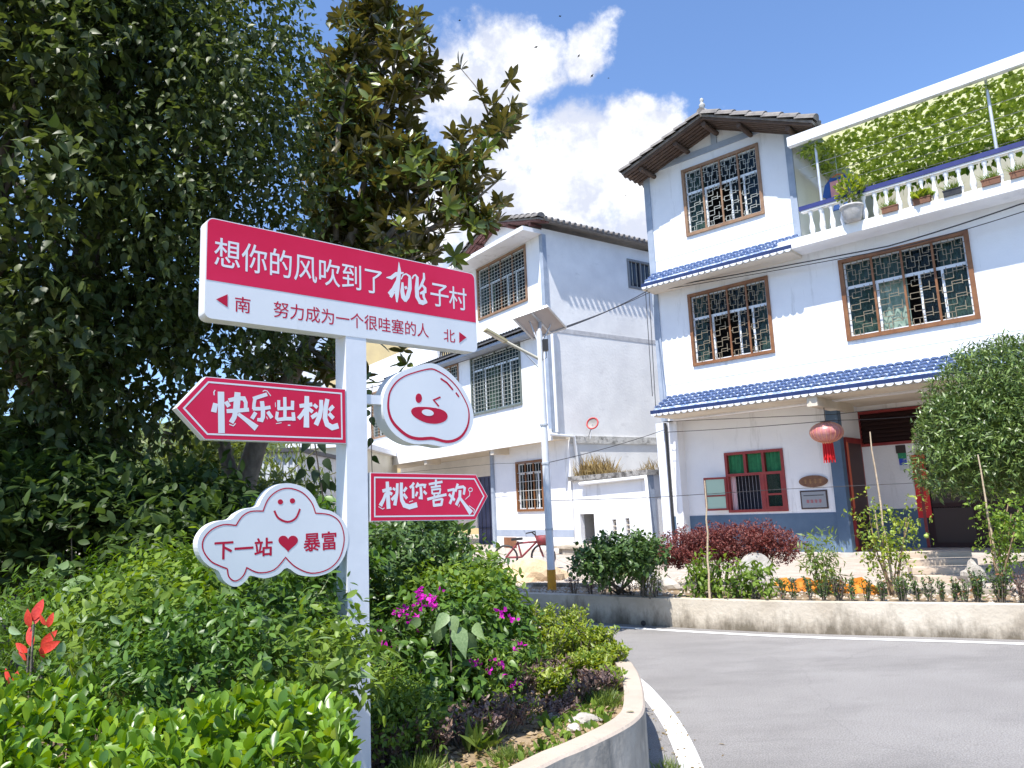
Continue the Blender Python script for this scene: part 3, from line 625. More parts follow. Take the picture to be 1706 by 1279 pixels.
# balusters and rail
rz = H1.loc(1500, 300-8, .55)[1]
rail0, rail1 = H1.loc(1336, 340, .52), H1.loc(1706, 243, .52); zr = (rail0[1]+rail1[1])/2
mb = MB().box((rail0[0]-.05, -.60, zr-.09), (7, -.44, zr+.0)); mb.build('railing', mat('blue_rail', (.010, .016, .11), .5, (.02, .03, .16), 4), R1)
mb = MB().box((rail0[0]-.02, -.585, zr-.125), (7, -.455, zr-.091)); mb.build('railing_bed', plaster2, R1)
hb = zr-.125-(zB+.1); prof = [(.045, 0), (.05, .03), (.035, .06), (.05, .16), (.058, .26), (.05, .38), (.032, .55), (.026, .70), (.03, .82), (.045, .88), (.045, 1.)]
mb = MB().lathe([(r, z*hb) for r, z in prof], n=10); bme = mb.mesh('baluster', plaster)
ub0 = H1.loc(1353, 375, .52)[0]; ub1 = H1.loc(1690, 290, .52)[0]; k = 18; 
for i in range(26):
    u = ub0+(ub1-ub0)*i/(k-1)
    if u < 6.9: link('baluster', bme, R1, (u, -.52, zB+.1), (0, 0, random.random()))
# canopy above the balcony
cl, cr_ = H1.loc(1312, 230, .7), H1.loc(1706, 108, .7); zc = (cl[1]+cr_[1])/2
can = MB().box((cl[0], -.76, zc-.1), (7.4, -.62, zc+.1)).build('canopy', alum, R1)
MB().add([(uR3+.25, -.60, zc-.02), (7.3, -.60, zc-.02), (7.3, 2.15, zc-.2), (uR3+.25, 2.15, zc-.2)], [(0, 1, 2, 3)]).build('sheet', canopym, can)
pm = []
for px, py in ((1365, 300), (1655, 215)):
    u = H1.loc(px, py, .5)[0]; MB().tube([(u, -.5, zB+.1), (u, -.5, zc-.05)], .028, 8).build('post', steel, can)
for v in (.1, .7, 1.3, 1.9): MB().tube([(uR3+.1, v, zc-.27-.05*v), (7.2, v, zc-.27-.05*v)], .010, 5).build('wire', steel, can)
n = 8200; Pp = np.stack([RNG.uniform(uR3+.35, 7.2, n), RNG.uniform(-.62, 2.1, n), np.zeros(n)], 1)
keep = (Pp[:, 0] > uR3+.9) | (Pp[:, 1] < .9) ; Pp = Pp[keep]; Pp[:, 2] = zc-.10-.06*Pp[:, 1]-RNG.random(len(Pp))*.14
n = len(Pp); me = leafmesh('vine_leaves', Pp, RNG.normal(size=(n, 3))*[1, 1, .3]+[0, 0, -.4], np.tile([0, 0, 1.], (n, 1))+RNG.normal(size=(n, 3))*.35, RNG.uniform(.08, .13, n), 'heart', lf_ivy)
fol(me, 'vine_leaves', can, 'stuff')
n = 900; Pp = np.stack([RNG.uniform(uR3+1.0, 7.2, n), RNG.uniform(1.9, 2.2, n), zc-.22-RNG.random(n)**1.5*.42], 1)
me = leafmesh('hanging_leaves', Pp, RNG.normal(size=(n, 3))*.4+[0, 0, -1], RNG.normal(size=(n, 3))+[0, -1, 0], RNG.uniform(.10, .16, n), 'heart', lf_weed); fol(me, 'hanging_leaves', can, 'stuff')
# ground floor
aL = H1.loc(1084, 690, .9)[0]; zA = (H1.loc(1084, 690, .9)[1]+H1.loc(1600, 612, .9)[1])/2; zAt = H1.loc(1400, 630, 0)[1]
awning(H1, aL, 6.6, 0.0, zA+.02, 4.02, .9, 5, .155)
mb = MB().box((aL+.05, -.86, zA-.12), (6.6, -.001, zA-.06)); mb.box((uL, .25, zA-.12), (6.6, 2.2, zA-.06)); mb.build('soffit', soffit, R1)
mb = MB().box((c2u+.0, -.84, zA-.30), (c2u+.2, 1.3, zA-.121)); mb.build('beam', soffit, R1)
def dec(r, g): return (r[0]-g, r[1]+g, r[2]-g, r[3]+g)
zW = H1.loc(1300, 853, GV)[1]-.03; ucL = H1.loc(1116, 800, GV)[0]; floor = .38
mb = MB(); wall(ucL, c2u-.12, zW, zA-.121, GV-.2, GV, [gw], mb); mb.build('wall', plaster, R1)
mb = MB(); mb.box((ucL, -GV-.012, floor-.1), (c2u-.12, -GV+.2, zW-.002)); mb.build('wainscot', bluewall, R1)
MB().box((ucL-.22, -GV-.10, floor-.1), (ucL-.001, -GV+.3, zA-.122)).build('column', mat('pale_column', (.66, .70, .78), .8, (.58, .63, .72), 2), R1)
MB().box((c2u-.119, -GV-.10, floor-.1), (c2u+.12, -GV+.12, zA-.122)).build('column', bluewall, R1)
MB().tube([(ucL+.03, -GV-.05, floor), (ucL+.03, -GV-.05, zA-.13)], .03, 6).build('drainpipe', black, R1)
# return wall with its door and the recessed porch wall
RV = -1.95
mb = MB().box((c2u-.08, -GV+.121, floor-.1), (c2u+.08, -RV, zA-.122)); mb.build('wall', plaster, R1)
mb = MB().box((c2u+.081, -GV+.16, floor), (c2u+.10, -RV-.02, zW)); mb.build('wainscot', bluewall, R1)
dr = MB().box((c2u+.101, .72, floor), (c2u+.15, 1.70, 2.72)).build('door', redpaint, R1); MB().box((c2u+.151, .8, floor+.1), (c2u+.156, 1.62, 2.6)).build('door_leaf', mat('door_dark', (.05, .02, .02), .6), dr)
MB().box((c2u+.157, .68, 1.25), (c2u+.162, .80, 2.62)).build('couplet', mat('faded_red_paper', (.55, .12, .06), .8), dr)
lw = H1.rect((1427, 690), (1640, 660), (1640, 725), (1432, 748), RV)
dd = H1.rect((1546, 835), (1640, 832), (1642, 914), (1546, 914), RV)
dd = (dd[0], dd[0]+1.9, floor, 2.35)
mb = MB(); wall(c2u+.08, 6.6, zW, zA-.122, RV-.2, RV, [(lw[0], lw[0]+3.4, lw[2], lw[3]), (dd[0], dd[1], zW, dd[3])], mb); mb.build('wall', plaster, R1)
MB().box((c2u+.101, -RV-.012, floor-.1), (dd[0], -RV+.1, zW-.002)).build('wainscot', bluewall, R1); MB().box((dd[1], -RV-.012, floor-.1), (6.6, -RV+.1, zW-.002)).build('wainscot', bluewall, R1)
mb = MB(); lx0, lx1, lz0, lz1 = lw[0], lw[0]+3.4, lw[2], lw[3]; f = .06
mb.box((lx0, -RV-.03, lz0), (lx0+f, -RV+.1, lz1)); mb.box((lx1-f, -RV-.03, lz0), (lx1, -RV+.1, lz1)); mb.box((lx0+f, -RV-.03, lz1-f), (lx1-f, -RV+.1, lz1)); mb.box((lx0+f, -RV-.03, lz0), (lx1-f, -RV+.1, lz0+f)); mb.box((lx0+1.5, -RV-.025, lz0+f), (lx0+1.58, -RV+.1, lz1-f))
lo = mb.build('louvre_window', redpaint, R1)
for i in range(7):
    z = lz0+.09+(lz1-lz0-.15)*i/7
    MB().add([(lx0+f, -RV+.0, z), (lx1-f, -RV+.0, z), (lx1-f, -RV+.06, z+.085), (lx0+f, -RV+.06, z+.085)], [(0, 1, 2, 3)]).build('slat', maroon, lo)
MB().box((lx0, -RV+.1, lz0-.1), (lx1, -RV+.12, lz1+.1)).build('backing', maroon, lo)
dr = MB().box((dd[0], -RV+.03, dd[2]), (dd[1], -RV+.09, dd[3])).build('door', maroon, R1)
mb = MB()
for x0, x1 in ((dd[0]+.05, dd[0]+.93), (dd[0]+.97, dd[1]-.05)):
    for z0, z1 in ((dd[2]+.1, dd[2]+.8), (dd[2]+.9, dd[3]-.1)): mb.box((x0+.08, -RV+.018, z0), (x1-.08, -RV+.029, z1))
mb.build('door_panel', mat('door_brown', (.03, .014, .012), .5), dr)
MB().box((dd[0]-.06, -RV-.02, dd[2]), (dd[0]-.001, -RV+.1, dd[3]+.05)).build('door_frame', redpaint, dr)
# couplet, notices, red diamond
cp = H1.rect((1517, 758), (1534, 757), (1548, 862), (1530, 863), RV+.03)
cpo = MB().box((cp[0], -RV-.016, cp[2]), (cp[1]+.06, -RV-.013, cp[3])).build('couplet', mat('red_paper', (.65, .015, .02), .6), R1)
mb = MB()
for i in range(7):
    z = cp[3]-.1-(cp[3]-cp[2]-.2)*(i+.5)/7; cx = (cp[0]+cp[1]+.06)/2
    for a in range(5):
        x = cx+random.uniform(-.05, .05); zz = z+random.uniform(-.05, .05); mb.bar((x-.03, -RV-.018, zz), (x+.03, -RV-.018, zz+random.uniform(-.03, .03)), .012, .003, up=(0, 1, 0))
mb.build('gold_brushwork', mat('gold_print', (.75, .5, .1), .4), cpo)
for (px, c, nm) in (((1491, 742, 1509, 754), (.04, .03, .03), 'dark_notice'), ((1495, 755, 1510, 763), (.02, .25, .12), 'green_notice'), ((1497, 764, 1511, 774), (.02, .06, .5), 'blue_notice'), ((1498, 775, 1512, 783), (.6, .65, .7), 'pale_notice'), ((1409, 731, 1418, 741), (.6, .1, .03), 'red_paper_square')):
    a = H1.loc(px[0], px[1], RV+.03); b = H1.loc(px[2], px[3], RV+.03); MB().box((a[0], -RV-.014, b[1]), (b[0], -RV-.004, a[1])).build(nm, mat(nm, c, .7), R1)
a = H1.loc(1522, 717, RV+.05); b = H1.loc(1545, 735, RV+.05); MB().box((a[0], -RV-.045, b[1]), (b[0], -RV-.035, a[1])).build('photo_poster', mat('poster', (.25, .4, .6), .6, (.5, .2, .2), 6), R1)
a = H1.loc(1427, 751, RV+.03); b = H1.loc(1438, 832, RV+.03); MB().box((a[0], -RV-.014, b[1]), (a[0]+.07, -RV-.004, a[1])).build('couplet', mat('faded_couplet', (.45, .12, .05), .8), R1)
# casement window
u0, u1, z0, z1 = gw; y = -GV; f = .06; zt = z0+(z1-z0)*.62; um = u0+(u1-u0)*.62
mb = MB()
for a in (((u0, y-.03, z0), (u0+f, y+.12, z1)), ((u1-f, y-.03, z0), (u1, y+.12, z1)), ((u0+f, y-.028, z1-f), (u1-f, y+.12, z1)), ((u0+f, y-.033, z0), (u1-f, y+.12, z0+f)), ((u0+f, y-.026, zt-f/2), (u1-f, y+.1, zt+f/2)), ((um-.05, y-.03, z0+f), (um+.05, y+.1, zt-f/2)), ((u0+(u1-u0)*.33, y-.024, zt+f/2), (u0+(u1-u0)*.33+f, y+.1, z1-f)), ((u0+(u1-u0)*.64, y-.024, zt+f/2), (u0+(u1-u0)*.64+f, y+.1, z1-f))): mb.box(*a)
cw_ = mb.build('casement_window', redpaint, R1)
mb = MB(); xs = um+.05; mb.box((xs, y-.02, z0+f), (xs+.05, y+.02, zt-f/2)); mb.box((u1-f-.05, y-.02, z0+f), (u1-f, y+.02, zt-f/2)); mb.box((xs+.05, y-.02, z0+f), (u1-f-.05, y+.02, z0+f+.05)); mb.box((xs+.05, y-.018, z0+(zt-z0)*.42), (u1-f-.05, y+.018, z0+(zt-z0)*.42+.04)); mb.build('sash', redpaint, cw_)
MB().box((xs+.05, y-.004, z0+f+.05), (u1-f-.05, y+.004, zt-.03)).build('pane', MG, cw_)
curtain(cw_, u0+f, u1-f, zt+.03, z1-f, -(y+.07), curtd, .02, 40); curtain(cw_, u0+f, u0+f+.12, z0+f, zt, -(y+.09), curtp, .02, 8)
curtain(cw_, xs+.03, u1-f, z0+f, zt, -(y+.08), mat('dark_green_curtain', (.005, .05, .03), .8), .01, 10)
mb = MB()
for i in range(9): x = u0+f+(um-.05-u0-f)*(i+.5)/9; mb.box((x-.004, y+.05, z0+f), (x+.004, y+.058, zt-f/2))
mb.build('grille', mat('thin_grey_bars', (.22, .22, .25), .5), cw_)
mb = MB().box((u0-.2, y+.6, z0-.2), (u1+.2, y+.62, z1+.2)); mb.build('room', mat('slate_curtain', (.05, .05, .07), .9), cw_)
# the opened left sash, swung out
sa = MB(); sw = .5; h0, h1 = z0+f, zt-f/2
for a in (((0, 0, 0), (.045, .03, h1-h0)), ((sw-.045, 0, 0), (sw, .03, h1-h0)), ((.045, 0, 0), (sw-.045, .03, .045)), ((.045, 0, h1-h0-.045), (sw-.045, .03, h1-h0)), ((.045, 0, (h1-h0)*.42), (sw-.045, .03, (h1-h0)*.42+.035))): sa.box(*a)
s_o = sa.build('open_sash', redpaint, cw_, (u0+.0, y-.035, h0), (0, 0, math.radians(180+32)))
MB().box((.045, .012, .045), (sw-.045, .018, h1-h0-.045)).build('pane', mat('pale_green_glass', (.35, .52, .45), .15), s_o)
# platform step
mb = MB().box((ucL-.3, -GV-.25, .2), (7, 2.4, .378)); mb.build('plinth', mat('plinth', (.45, .4, .35), .9, (.52, .47, .42), 4, .6), R1)
# gable roof
vR = .75
apx, eL, eR = H1.loc(1167, 190, vR), H1.loc(1036, 291, vR), H1.loc(1352, 204, vR)
verge_roof(H1, (apx[0], apx[1]-.05), (eL[0], eL[1]), (eR[0], eR[1]), vR, -7.5, greytile, wooddark, 7)
mb = MB().lathe([(.16, 0), (.13, .06), (.16, .12), (.07, .16), (.06, .22), (.10, .28), (.09, .34), (.05, .38), (.04, .42), (.065, .47), (.05, .53), (.005, .57)], n=12)
fo = link('finial', mb.mesh('finial', mat('finial_stone', (.30, .30, .29), .9, (.5, .5, .48), 12)), R1, (apx[0], -vR+.12, apx[1]+.04), None, .72)
# ---- house 2 (middle)
az2 = math.radians(35.3); O2 = D(904, 420, 21.)
H2 = House('village_house', O2, az2, label='white weathered house with green grilled windows behind the lamp post', cat='house'); R2 = H2.root; G2 = -.6
w3 = H2.rect((795, 452), (875, 407), (878, 496), (799, 535)); w2 = H2.rect((784, 598), (865, 569), (870, 670), (789, 693)); w2b = (-6.6, -5.0, 4.65, 6.5); w2c = (-12.0, -9.6, 4.6, 6.5)
z3t = 9.62; gW = H2.rect((861, 772), (904, 766), (906, 847), (864, 852), G2)
mb = MB(); wall(-4.45, 0, 6.96, z3t, -.25, 0, [w3], mb); wall(-13, 0, 3.55, 6.96, -.25, 0, [w2, w2b, w2c], mb)
mb.box((-4.45, .25, 6.96), (-4.25, 8, z3t)); mb.build('wall', plaster, R2)
wn = (-H2.side(1043.7, 430.7)[0], -H2.side(1090, 483)[0], H2.side(1046, 479)[1], H2.side(1043.7, 430.7)[1])
mb = MB()   # side wall: openings along depth; built in (depth, z)
def sidewall(mb, u, y0, y1, z0, z1, hole, th=.25):
    ys = sorted({y0, y1, hole[0], hole[1]}); zs = sorted({z0, z1, hole[2], hole[3]})
    for i in range(len(ys)-1):
        for j in range(len(zs)-1):
            if hole[0] < (ys[i]+ys[i+1])/2 < hole[1] and hole[2] < (zs[j]+zs[j+1])/2 < hole[3]: continue
            mb.add([(u, ys[i], zs[j]), (u, ys[i+1], zs[j]), (u, ys[i+1], zs[j+1]), (u, ys[i], zs[j+1])], [(0, 1, 2, 3)])
sidewall(mb, 0.002, .0, 9, 3.55, z3t+.05, wn); mb.add([(0.002, .6, .3), (.002, 9, .3), (.002, 9, 3.55), (.002, .6, 3.55)], [(0, 1, 2, 3)]); mb.add([(-13, 8, .3), (0, 8, .3), (0, 8, z3t), (-13, 8, z3t)], [(0, 1, 2, 3)]); mb.build('side_wall', plaster2, R2)
mb = MB()
a, b, c, d = wn; 
for p, q in (((-.05, a, c), (.04, a+.07, d)), ((-.05, b-.07, c), (.04, b, d)), ((-.05, a+.07, c), (.04, b-.07, c+.07)), ((-.05, a+.07, d-.07), (.04, b-.07, d)), ((-.03, (a+b)/2-.03, c+.07), (.03, (a+b)/2+.03, d-.07))): mb.box(p, q)
MB().box((.003, .02, 6.55), (.012, 8.9, 6.68)).build('painted_band', mat('band_stained', (.55, .55, .56), .9, (.42, .42, .43), 5, .3), R2)
MB().box((.003, .62, 3.30), (.05, 8.9, 3.52)).build('painted_band', mat('band_mouldy', (.62, .61, .58), .9, (.45, .44, .41), 4, .5, dirt=((.12, .12, .11), 5, .52, .66, (1, 1, 1))), R2)
swin = mb.build('window', mat('grey_frame', (.2, .21, .22), .6), R2); MB().box((-.06, a, c), (-.055, b, d)).build('pane', mat('dark_pane', (.03, .04, .06), .1), swin)
mb = MB(); 
for i in range(1, 6): yy = a+(b-a)*i/6; mb.box((.0, yy-.01, c), (.02, yy+.01, d))
mb.build('grille', grilleg, swin)
apx2, e2L, e2R = H2.loc(826, 362, .3), H2.loc(744, 440, .3), (.33, H2.side(920, 377, .3)[1])
mid = (-4.45+0)/2; za = apx2[1]-.1
e2L = (-4.85, z3t-.02); e2R = (.40, z3t+.12)
mb = MB(); prism(mb, [(-4.45, z3t+.001), (0, z3t+.001), (mid, za-.05)], lambda a, b, t: (a, -t, b), -.2, 0); mb.build('gable', plaster, R2)
verge_roof(H2, (mid, za), e2L, e2R, .42, -5.2, greytile, redwood, 9, True, 3)
# second low roof beyond
mb = MB()
for i in range(9): mb.tube([(.45, 5.3+i*.3, z3t+.05+i*.05), (-1.5, 5.3+i*.3, z3t+.8+i*.05)], .13, 6)
mb.box((-1.5, 5.2, z3t-.1), (.35, 8, z3t+.02)); mb.build('rear_roof', greytile, R2)
sl_ = H2.loc(744, 450, .65), H2.loc(884, 374, .65)
MB().box((-4.6, -.7, z3t-.13), (.0, -.001, z3t-.001)).build('window_hood', plaster, R2)
MB().box((-.12, -.025, 3.6), (.03, .12, z3t-.14)).build('corner_trim', greyband, R2)
window(H2, w3, 0, 4, .62, .07, winwood2, grilleg, 'grid', ((.0, .25, mat('dull_green', (.04, .13, .08), .8)),), label='upper brown framed window with dense square grille')
gg = mat('green_cloth', (.06, .12, .085), .8, (.025, .05, .035), 9)
window(H2, w2, 0, 4, .76, .06, mat('grey_green_frame', (.13, .15, .13), .6), grilleg, 'grid', ((.0, .48, gg), (.6, 1, gg)), label='grey framed grille window with green cloth behind')
window(H2, w2b, 0, 3, .76, .06, winwood2, grilleg, 'grid', ((0, 1, gg),)); window(H2, w2c, 0, 4, .76, .06, winwood2, grilleg, 'grid', ((0, .4, gg),))
awning(H2, -10.4, -.18, 0., 6.72, 6.92, .5, 2, .16, darktile, mat('grey_fascia', (.25, .28, .34), .8, (.35, .38, .43), 5), False)
MB().box((-10.4, -.42, 6.52), (-.18, -.001, 6.60)).build('awning_slab', greyband, R2)
MB().box((-13, .1, 6.97), (-6.6, .3, 7.8)).build('parapet', plaster, R2)
mb = MB(); 
for i in range(14): x = -6.55+i*.155; mb.bar((x, .18, 6.97), (x+.15, .18, 7.75), .03); mb.bar((x+.15, .2, 6.97), (x, .2, 7.75), .03)
mb.build('lattice_rail', black, R2)
# ground floor of house 2
MB().box((-13, .0005, 3.42), (-.01, .62, 3.55)).box((-13, .621, 3.425), (-.21, 2.2, 3.55)).build('soffit', soffit, R2)
MB().box((-13, -.06, 3.38), (0.03, .0, 3.7)).build('fascia', plaster2, R2)
for u in (-3.2, -7.6): MB().box((u, .0, 3.22), (u+.18, .6, 3.419)).build('beam', soffit, R2)
wz = .86; dr2 = (-6.9, -5.3, .3, 2.7); pc = -3.9
mb = MB(); wall(pc, -.001, wz, 3.42, G2-.2, G2, [gW], mb); mb.build('wall', plaster, R2)
mb = MB(); wall(-13, pc-.001, wz, 3.42, -1.9, -1.75, [(dr2[0], dr2[1], .86, dr2[3]), (-4.95, -4.05, 2.1, 3.1)], mb); mb.box((pc-.15, .8, .3), (pc-.002, 1.75, 3.41)); mb.build('wall', plaster2, R2)
MB().box((pc, .59, wz-.2), (-.001, .7, wz-.002)).build('wainscot', bluewall2, R2); MB().box((-5.28, 1.74, .3), (pc-.16, 1.8, wz)).build('wainscot', bluewall2, R2)
MB().box((pc-.9, 1.735, .3), (pc-.15, 1.739, wz+.05)).build('wainscot', navy, R2)
mb = MB().box((pc, .595, .25), (-.001, .75, wz-.201)); mb.build('plinth', plaster2, R2)
MB().box((pc-.14, .52, .3), (pc+.0, .594, 3.4)).build('column', greyband, R2)
window(H2, gW, G2, 3, .78, .07, winwood, mat('white_bars', (.5, .5, .48), .5), 'bars', (), label='orange brown framed ground floor window with pale bars')
nb = H2.rect((839, 895), (861, 895), (861, 921), (841, 921), G2+.01); MB().box((nb[0], .585, nb[2]), (nb[1], .594, nb[3])).build('hatch', mat('rusty_board', (.15, .06, .03), .8, (.22, .1, .05), 4), R2)
dr = MB().box((dr2[0], 1.80, .3), (dr2[1], 1.86, dr2[3])).build('door', navy, R2); mb = MB()
for i in range(1, 6): x = dr2[0]+(dr2[1]-dr2[0])*i/6; mb.box((x-.01, 1.79, .35), (x+.01, 1.799, 2.65))
mb.build('door_ribs', black, dr)
gl = MB().box((-4.98, 1.72, 2.07), (-4.02, 1.8, 2.11)); grid(gl, -4.95, -4.05, 2.1, 3.1, 1.73, 5, 4, .02); gl.build('grille', black, R2); MB().box((-4.95, 1.86, 2.1), (-4.05, 1.88, 3.1)).build('pane', interior, R2)  # the pane is an opaque sheet in the unlit-room colour
# annex
u1a = H2.loc(1079, 792, G2)[0]; zAx = 2.22
AX = empty('outbuilding', H2.W(0.05, G2, .3), math.atan2(H2.u[1], H2.u[0]), label='low flat roofed white outbuilding with two slits beside the middle house', cat='outbuilding')
op = H2.rect((960, 857), (990, 855), (992, 912), (965, 912), G2); Wd = u1a-.05; hh = zAx-.3
mb = MB(); o_ = (op[0]-.05, op[1]-.05, .12, op[3]-.3)
s1 = H2.rect((1019, 865), (1026, 865), (1029, 895), (1022, 895), G2); s2 = H2.rect((1041, 863), (1048, 863), (1051, 893), (1044, 893), G2)
hs = [(max(.25, o_[0]), o_[1], o_[2], o_[3])]+[(s[0]-.05, s[1]-.05, s[2]-.3, s[3]-.3) for s in (s1, s2)]
wall(.0, Wd, 0, hh, -.15, 0, hs, mb); mb.box((Wd-.15, .15, 0), (Wd-.001, 3.6, hh)); mb.box((0, 3.6, 0), (Wd, 3.75, hh)); mb.build('wall', plaster, AX)
MB().box((.06, .05, .0), (Wd-.2, .0501, .0)).build('floor', concrete, AX) if False else None
MB().box((-.04, -.12, hh+.001), (Wd+.12, 3.8, hh+.13)).build('roof', mat('stained_slab', (.22, .21, .20), .95, (.35, .34, .32), 5, .6, dirt=((.07, .065, .06), 6, .45, .6, (1, 1, 1))), AX)
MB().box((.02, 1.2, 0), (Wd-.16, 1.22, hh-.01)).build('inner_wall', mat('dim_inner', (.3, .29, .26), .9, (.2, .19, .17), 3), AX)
MB().box((Wd+.0, -.02, 0), (Wd+.05, .15, hh)).build('corner_trim', greyband, AX)
mb = MB()
for s in hs[1:]:
    for i in range(4): z = s[2]+(s[3]-s[2])*(i+.5)/4; mb.box((s[0], .04, z-.015), (s[1], .09, z+.015))
mb.build('slit_bars', concrete, AX)
# weeds and stain on the annex roof
n = 900; P = np.stack([RNG.uniform(0, Wd, n), RNG.uniform(.0, .5, n), np.full(n, hh+.12)], 1)
me = leafmesh('dry_grass', P, RNG.normal(size=(n, 3))*.35+[0, 0, 1], ball(n), RNG.uniform(.08, .42, n)*np.clip(np.sin(P[:, 0]*2.2)+.9, .25, 1.6), 'blade', lf_dry); g = fol(me, 'dry_grass', None); g.location = AX.location; g.rotation_euler = AX.rotation_euler; g['kind'] = 'stuff'
props(g, 'dry grass growing on the flat roof of the outbuilding')
# drain pipes
def wpipe(name, pts, r, material, label, cat):
    o = MB().tube(pts, r, 8).build(name, material); return props(o, label, cat)
P_ = lambda x, y, v=0.1, u=None: (H2.O+H2.u*0+np.array([0, 0, 0]))
def onside(x, y, off=.08): q = PL(x, y, H2.O+H2.u*off, H2.u); return q
def onannex(x, y, off=.12): q = PL(x, y, H2.O+H2.v*(G2+off), H2.v); return q
wpipe('drainpipe', [onside(915, 723), onside(956, 727), onside(966, 803)], .05, pvc, 'white plastic drainpipe running down the side wall above the outbuilding roof', 'drainpipe')
wpipe('drainpipe', [onannex(966, 806), onannex(1076, 794), onannex(1086, 905)], .05, pvc, 'white plastic drainpipe along the outbuilding roof edge and down its corner', 'drainpipe')
props(MB().tube([H2.W(.09, -.12, 3.6), H2.W(.09, -.12, 6.9)], .05, 8).build('drainpipe', pvc), 'grey vertical drainpipe at the front corner of the middle house', 'drainpipe')
# dish on the side wall
dc = onside(987, 705, .45); ds = empty('dish_antenna', dc, label='small round dish with a red rim on the bare side wall', cat='dish antenna')
dn = nrm(_C-dc); dn = Vector(nrm(np.array([dn[0]-.4, dn[1], dn[2]+.5]))); q = dn.to_track_quat('Z', 'Y').to_matrix().to_4x4()
mb = MB(); rr = .17
mb.tube([(rr*math.cos(2*math.pi*i/20), rr*math.sin(2*math.pi*i/20), 0) for i in range(21)], .022, 6); o = mb.build('rim', mat('red_rim', (.45, .03, .03), .5), ds); o.matrix_local = q
o = MB().lathe([(.01, -.04), (.08, -.03), (rr, 0)], n=20).build('dish', mat('dish_grey', (.25, .24, .23), .6), ds); o.matrix_local = q
MB().tube([(0, 0, -.02), tuple(-H2.u*.2+np.array([0, 0, -.35])), tuple(-H2.u*.44+np.array([0, 0, -.35]))], .015, 6).build('bracket', steel, ds)
MB().tube([(0, 0, -.05), tuple(H2.v*.12+np.array([0, 0, -.45]))], .01, 6).build('strut', steel, ds)
# ---- buildings beyond
def block(name, c, rz, sx, sy, h, material, label, zbase=.2, wins=(), roof=None):
    e_ = empty(name, (c[0], c[1], zbase), rz, label=label, cat='building')
    MB().box((-sx/2, 0, 0), (sx/2, sy, h)).build('wall', material, e_)
    MB().box((-sx/2-.2, -.2, h), (sx/2+.2, sy+.2, h+.18)).build('roof', roof or plaster, e_)
    for (x, z, w_, h_) in wins:
        f_ = MB(); t = .06
        f_.box((x, -.05, z), (x+t, -.001, z+h_)); f_.box((x+w_-t, -.05, z), (x+w_, -.001, z+h_)); f_.box((x+t, -.05, z), (x+w_-t, -.001, z+t)); f_.box((x+t, -.05, z+h_-t), (x+w_-t, -.001, z+h_)); f_.box((x+w_/2-.03, -.045, z+t), (x+w_/2+.03, -.001, z+h_-t))
        wo_ = f_.build('window', mat('grey_frame', (.2, .21, .22), .6), e_); MB().box((x+t, -.02, z+t), (x+w_-t, -.002, z+h_-t)).build('pane', mat('dark_pane', (.03, .04, .06), .1), wo_)
    return e_
p = D(760, 500, 38); block('apartment_building', (p[0]-2.5, 38), math.radians(-8), 9, 8, 13.6, beigew, 'beige building rising behind the tree and the middle house')
p = D(540, 800, 24); block('cream_house', (p[0], 24), math.radians(-4), 2.0, 6, 3.5, cream, 'small cream house with grey windows seen between the signs', wins=((-.92, .9, .62, 1.7), (-.15, .9, .8, 1.7)))
p = D(445, 800, 19); sh_ = empty('metal_shed', (p[0], 19, .2), math.radians(-3), label='white ribbed sheet metal shed beyond the leaning trunk', cat='shed')
MB().box((-1.3, .0, 0), (.78, 4, 3.0)).build('wall', corrug, sh_); MB().box((-1.4, -.15, 3.0), (.9, 4, 3.1)).build('roof', mat('dark_sheet', (.06, .06, .07), .6), sh_)
rb = MB().box((-.025, -.035, 0), (.025, -.001, 2.98)).mesh('rib', corrug)
for i in range(13): link('rib', rb, sh_, (-1.2+i*.158, 0, 0))
#@@SIGN
# ------------------------------------------------------------------ signpost
azs = math.radians(48.9); s_ = np.array([math.sin(azs), math.cos(azs), 0]); n_ = np.array([math.cos(azs), -math.sin(azs), 0])
A_ = D(345, 362, 3.0)
pc_ = PL(595, 900, A_, n_); base = np.array([pc_[0], pc_[1], .36]); SP = empty('signpost', base, math.atan2(s_[1], s_[0]), label='white square signpost carrying red and white direction boards in the flower bed', cat='signpost')
def sg(x, y, off=0.):   # pixel -> local (s, z) on the board face, off = towards the viewer
    q = PL(x, y, A_+n_*off, n_)-base; return float(q@s_), float(q[2])
# local frame: x = s, y = -n (away), z
def sf(a, b, t): return (a, -t, b)
pw = .108; sL, sR = sg(578, 800)[0], sg(613, 800)[0]; pw = sR-sL; zt = sg(590, 556)[1]
mb = MB().box((sL, .002, 0), (sR, pw*.95, zt+.02)); mb.build('pole', polewhite, SP)
MB().box((sL-.05, -.06, 0), (sR+.05, pw+.05, .012)).build('base_plate', polewhite, SP)
def zz(reg, pts):
    x0, y0, sc = reg; return [(x0+p[0]/sc, y0+p[1]/sc) for p in pts]
def ring_offset(poly, d):
    poly = [np.array(p, float) for p in poly]; k = len(poly); area = sum(poly[i][0]*poly[(i+1) % k][1]-poly[(i+1) % k][0]*poly[i][1] for i in range(k)); sgn = 1 if area > 0 else -1; out = []
    for i in range(k):
        a, b, c = poly[i-1], poly[i], poly[(i+1) % k]; t1 = (b-a)/max(1e-9, np.linalg.norm(b-a)); t2 = (c-b)/max(1e-9, np.linalg.norm(c-b)); n1 = np.array([-t1[1], t1[0]])*sgn; n2 = np.array([-t2[1], t2[0]])*sgn
        m_ = n1+n2; m_ = m_/max(.35, np.linalg.norm(m_)**2)*2 if np.linalg.norm(m_) > 1e-6 else n1; out.append(tuple(b+m_*d))
    return out
LIFT = [0]
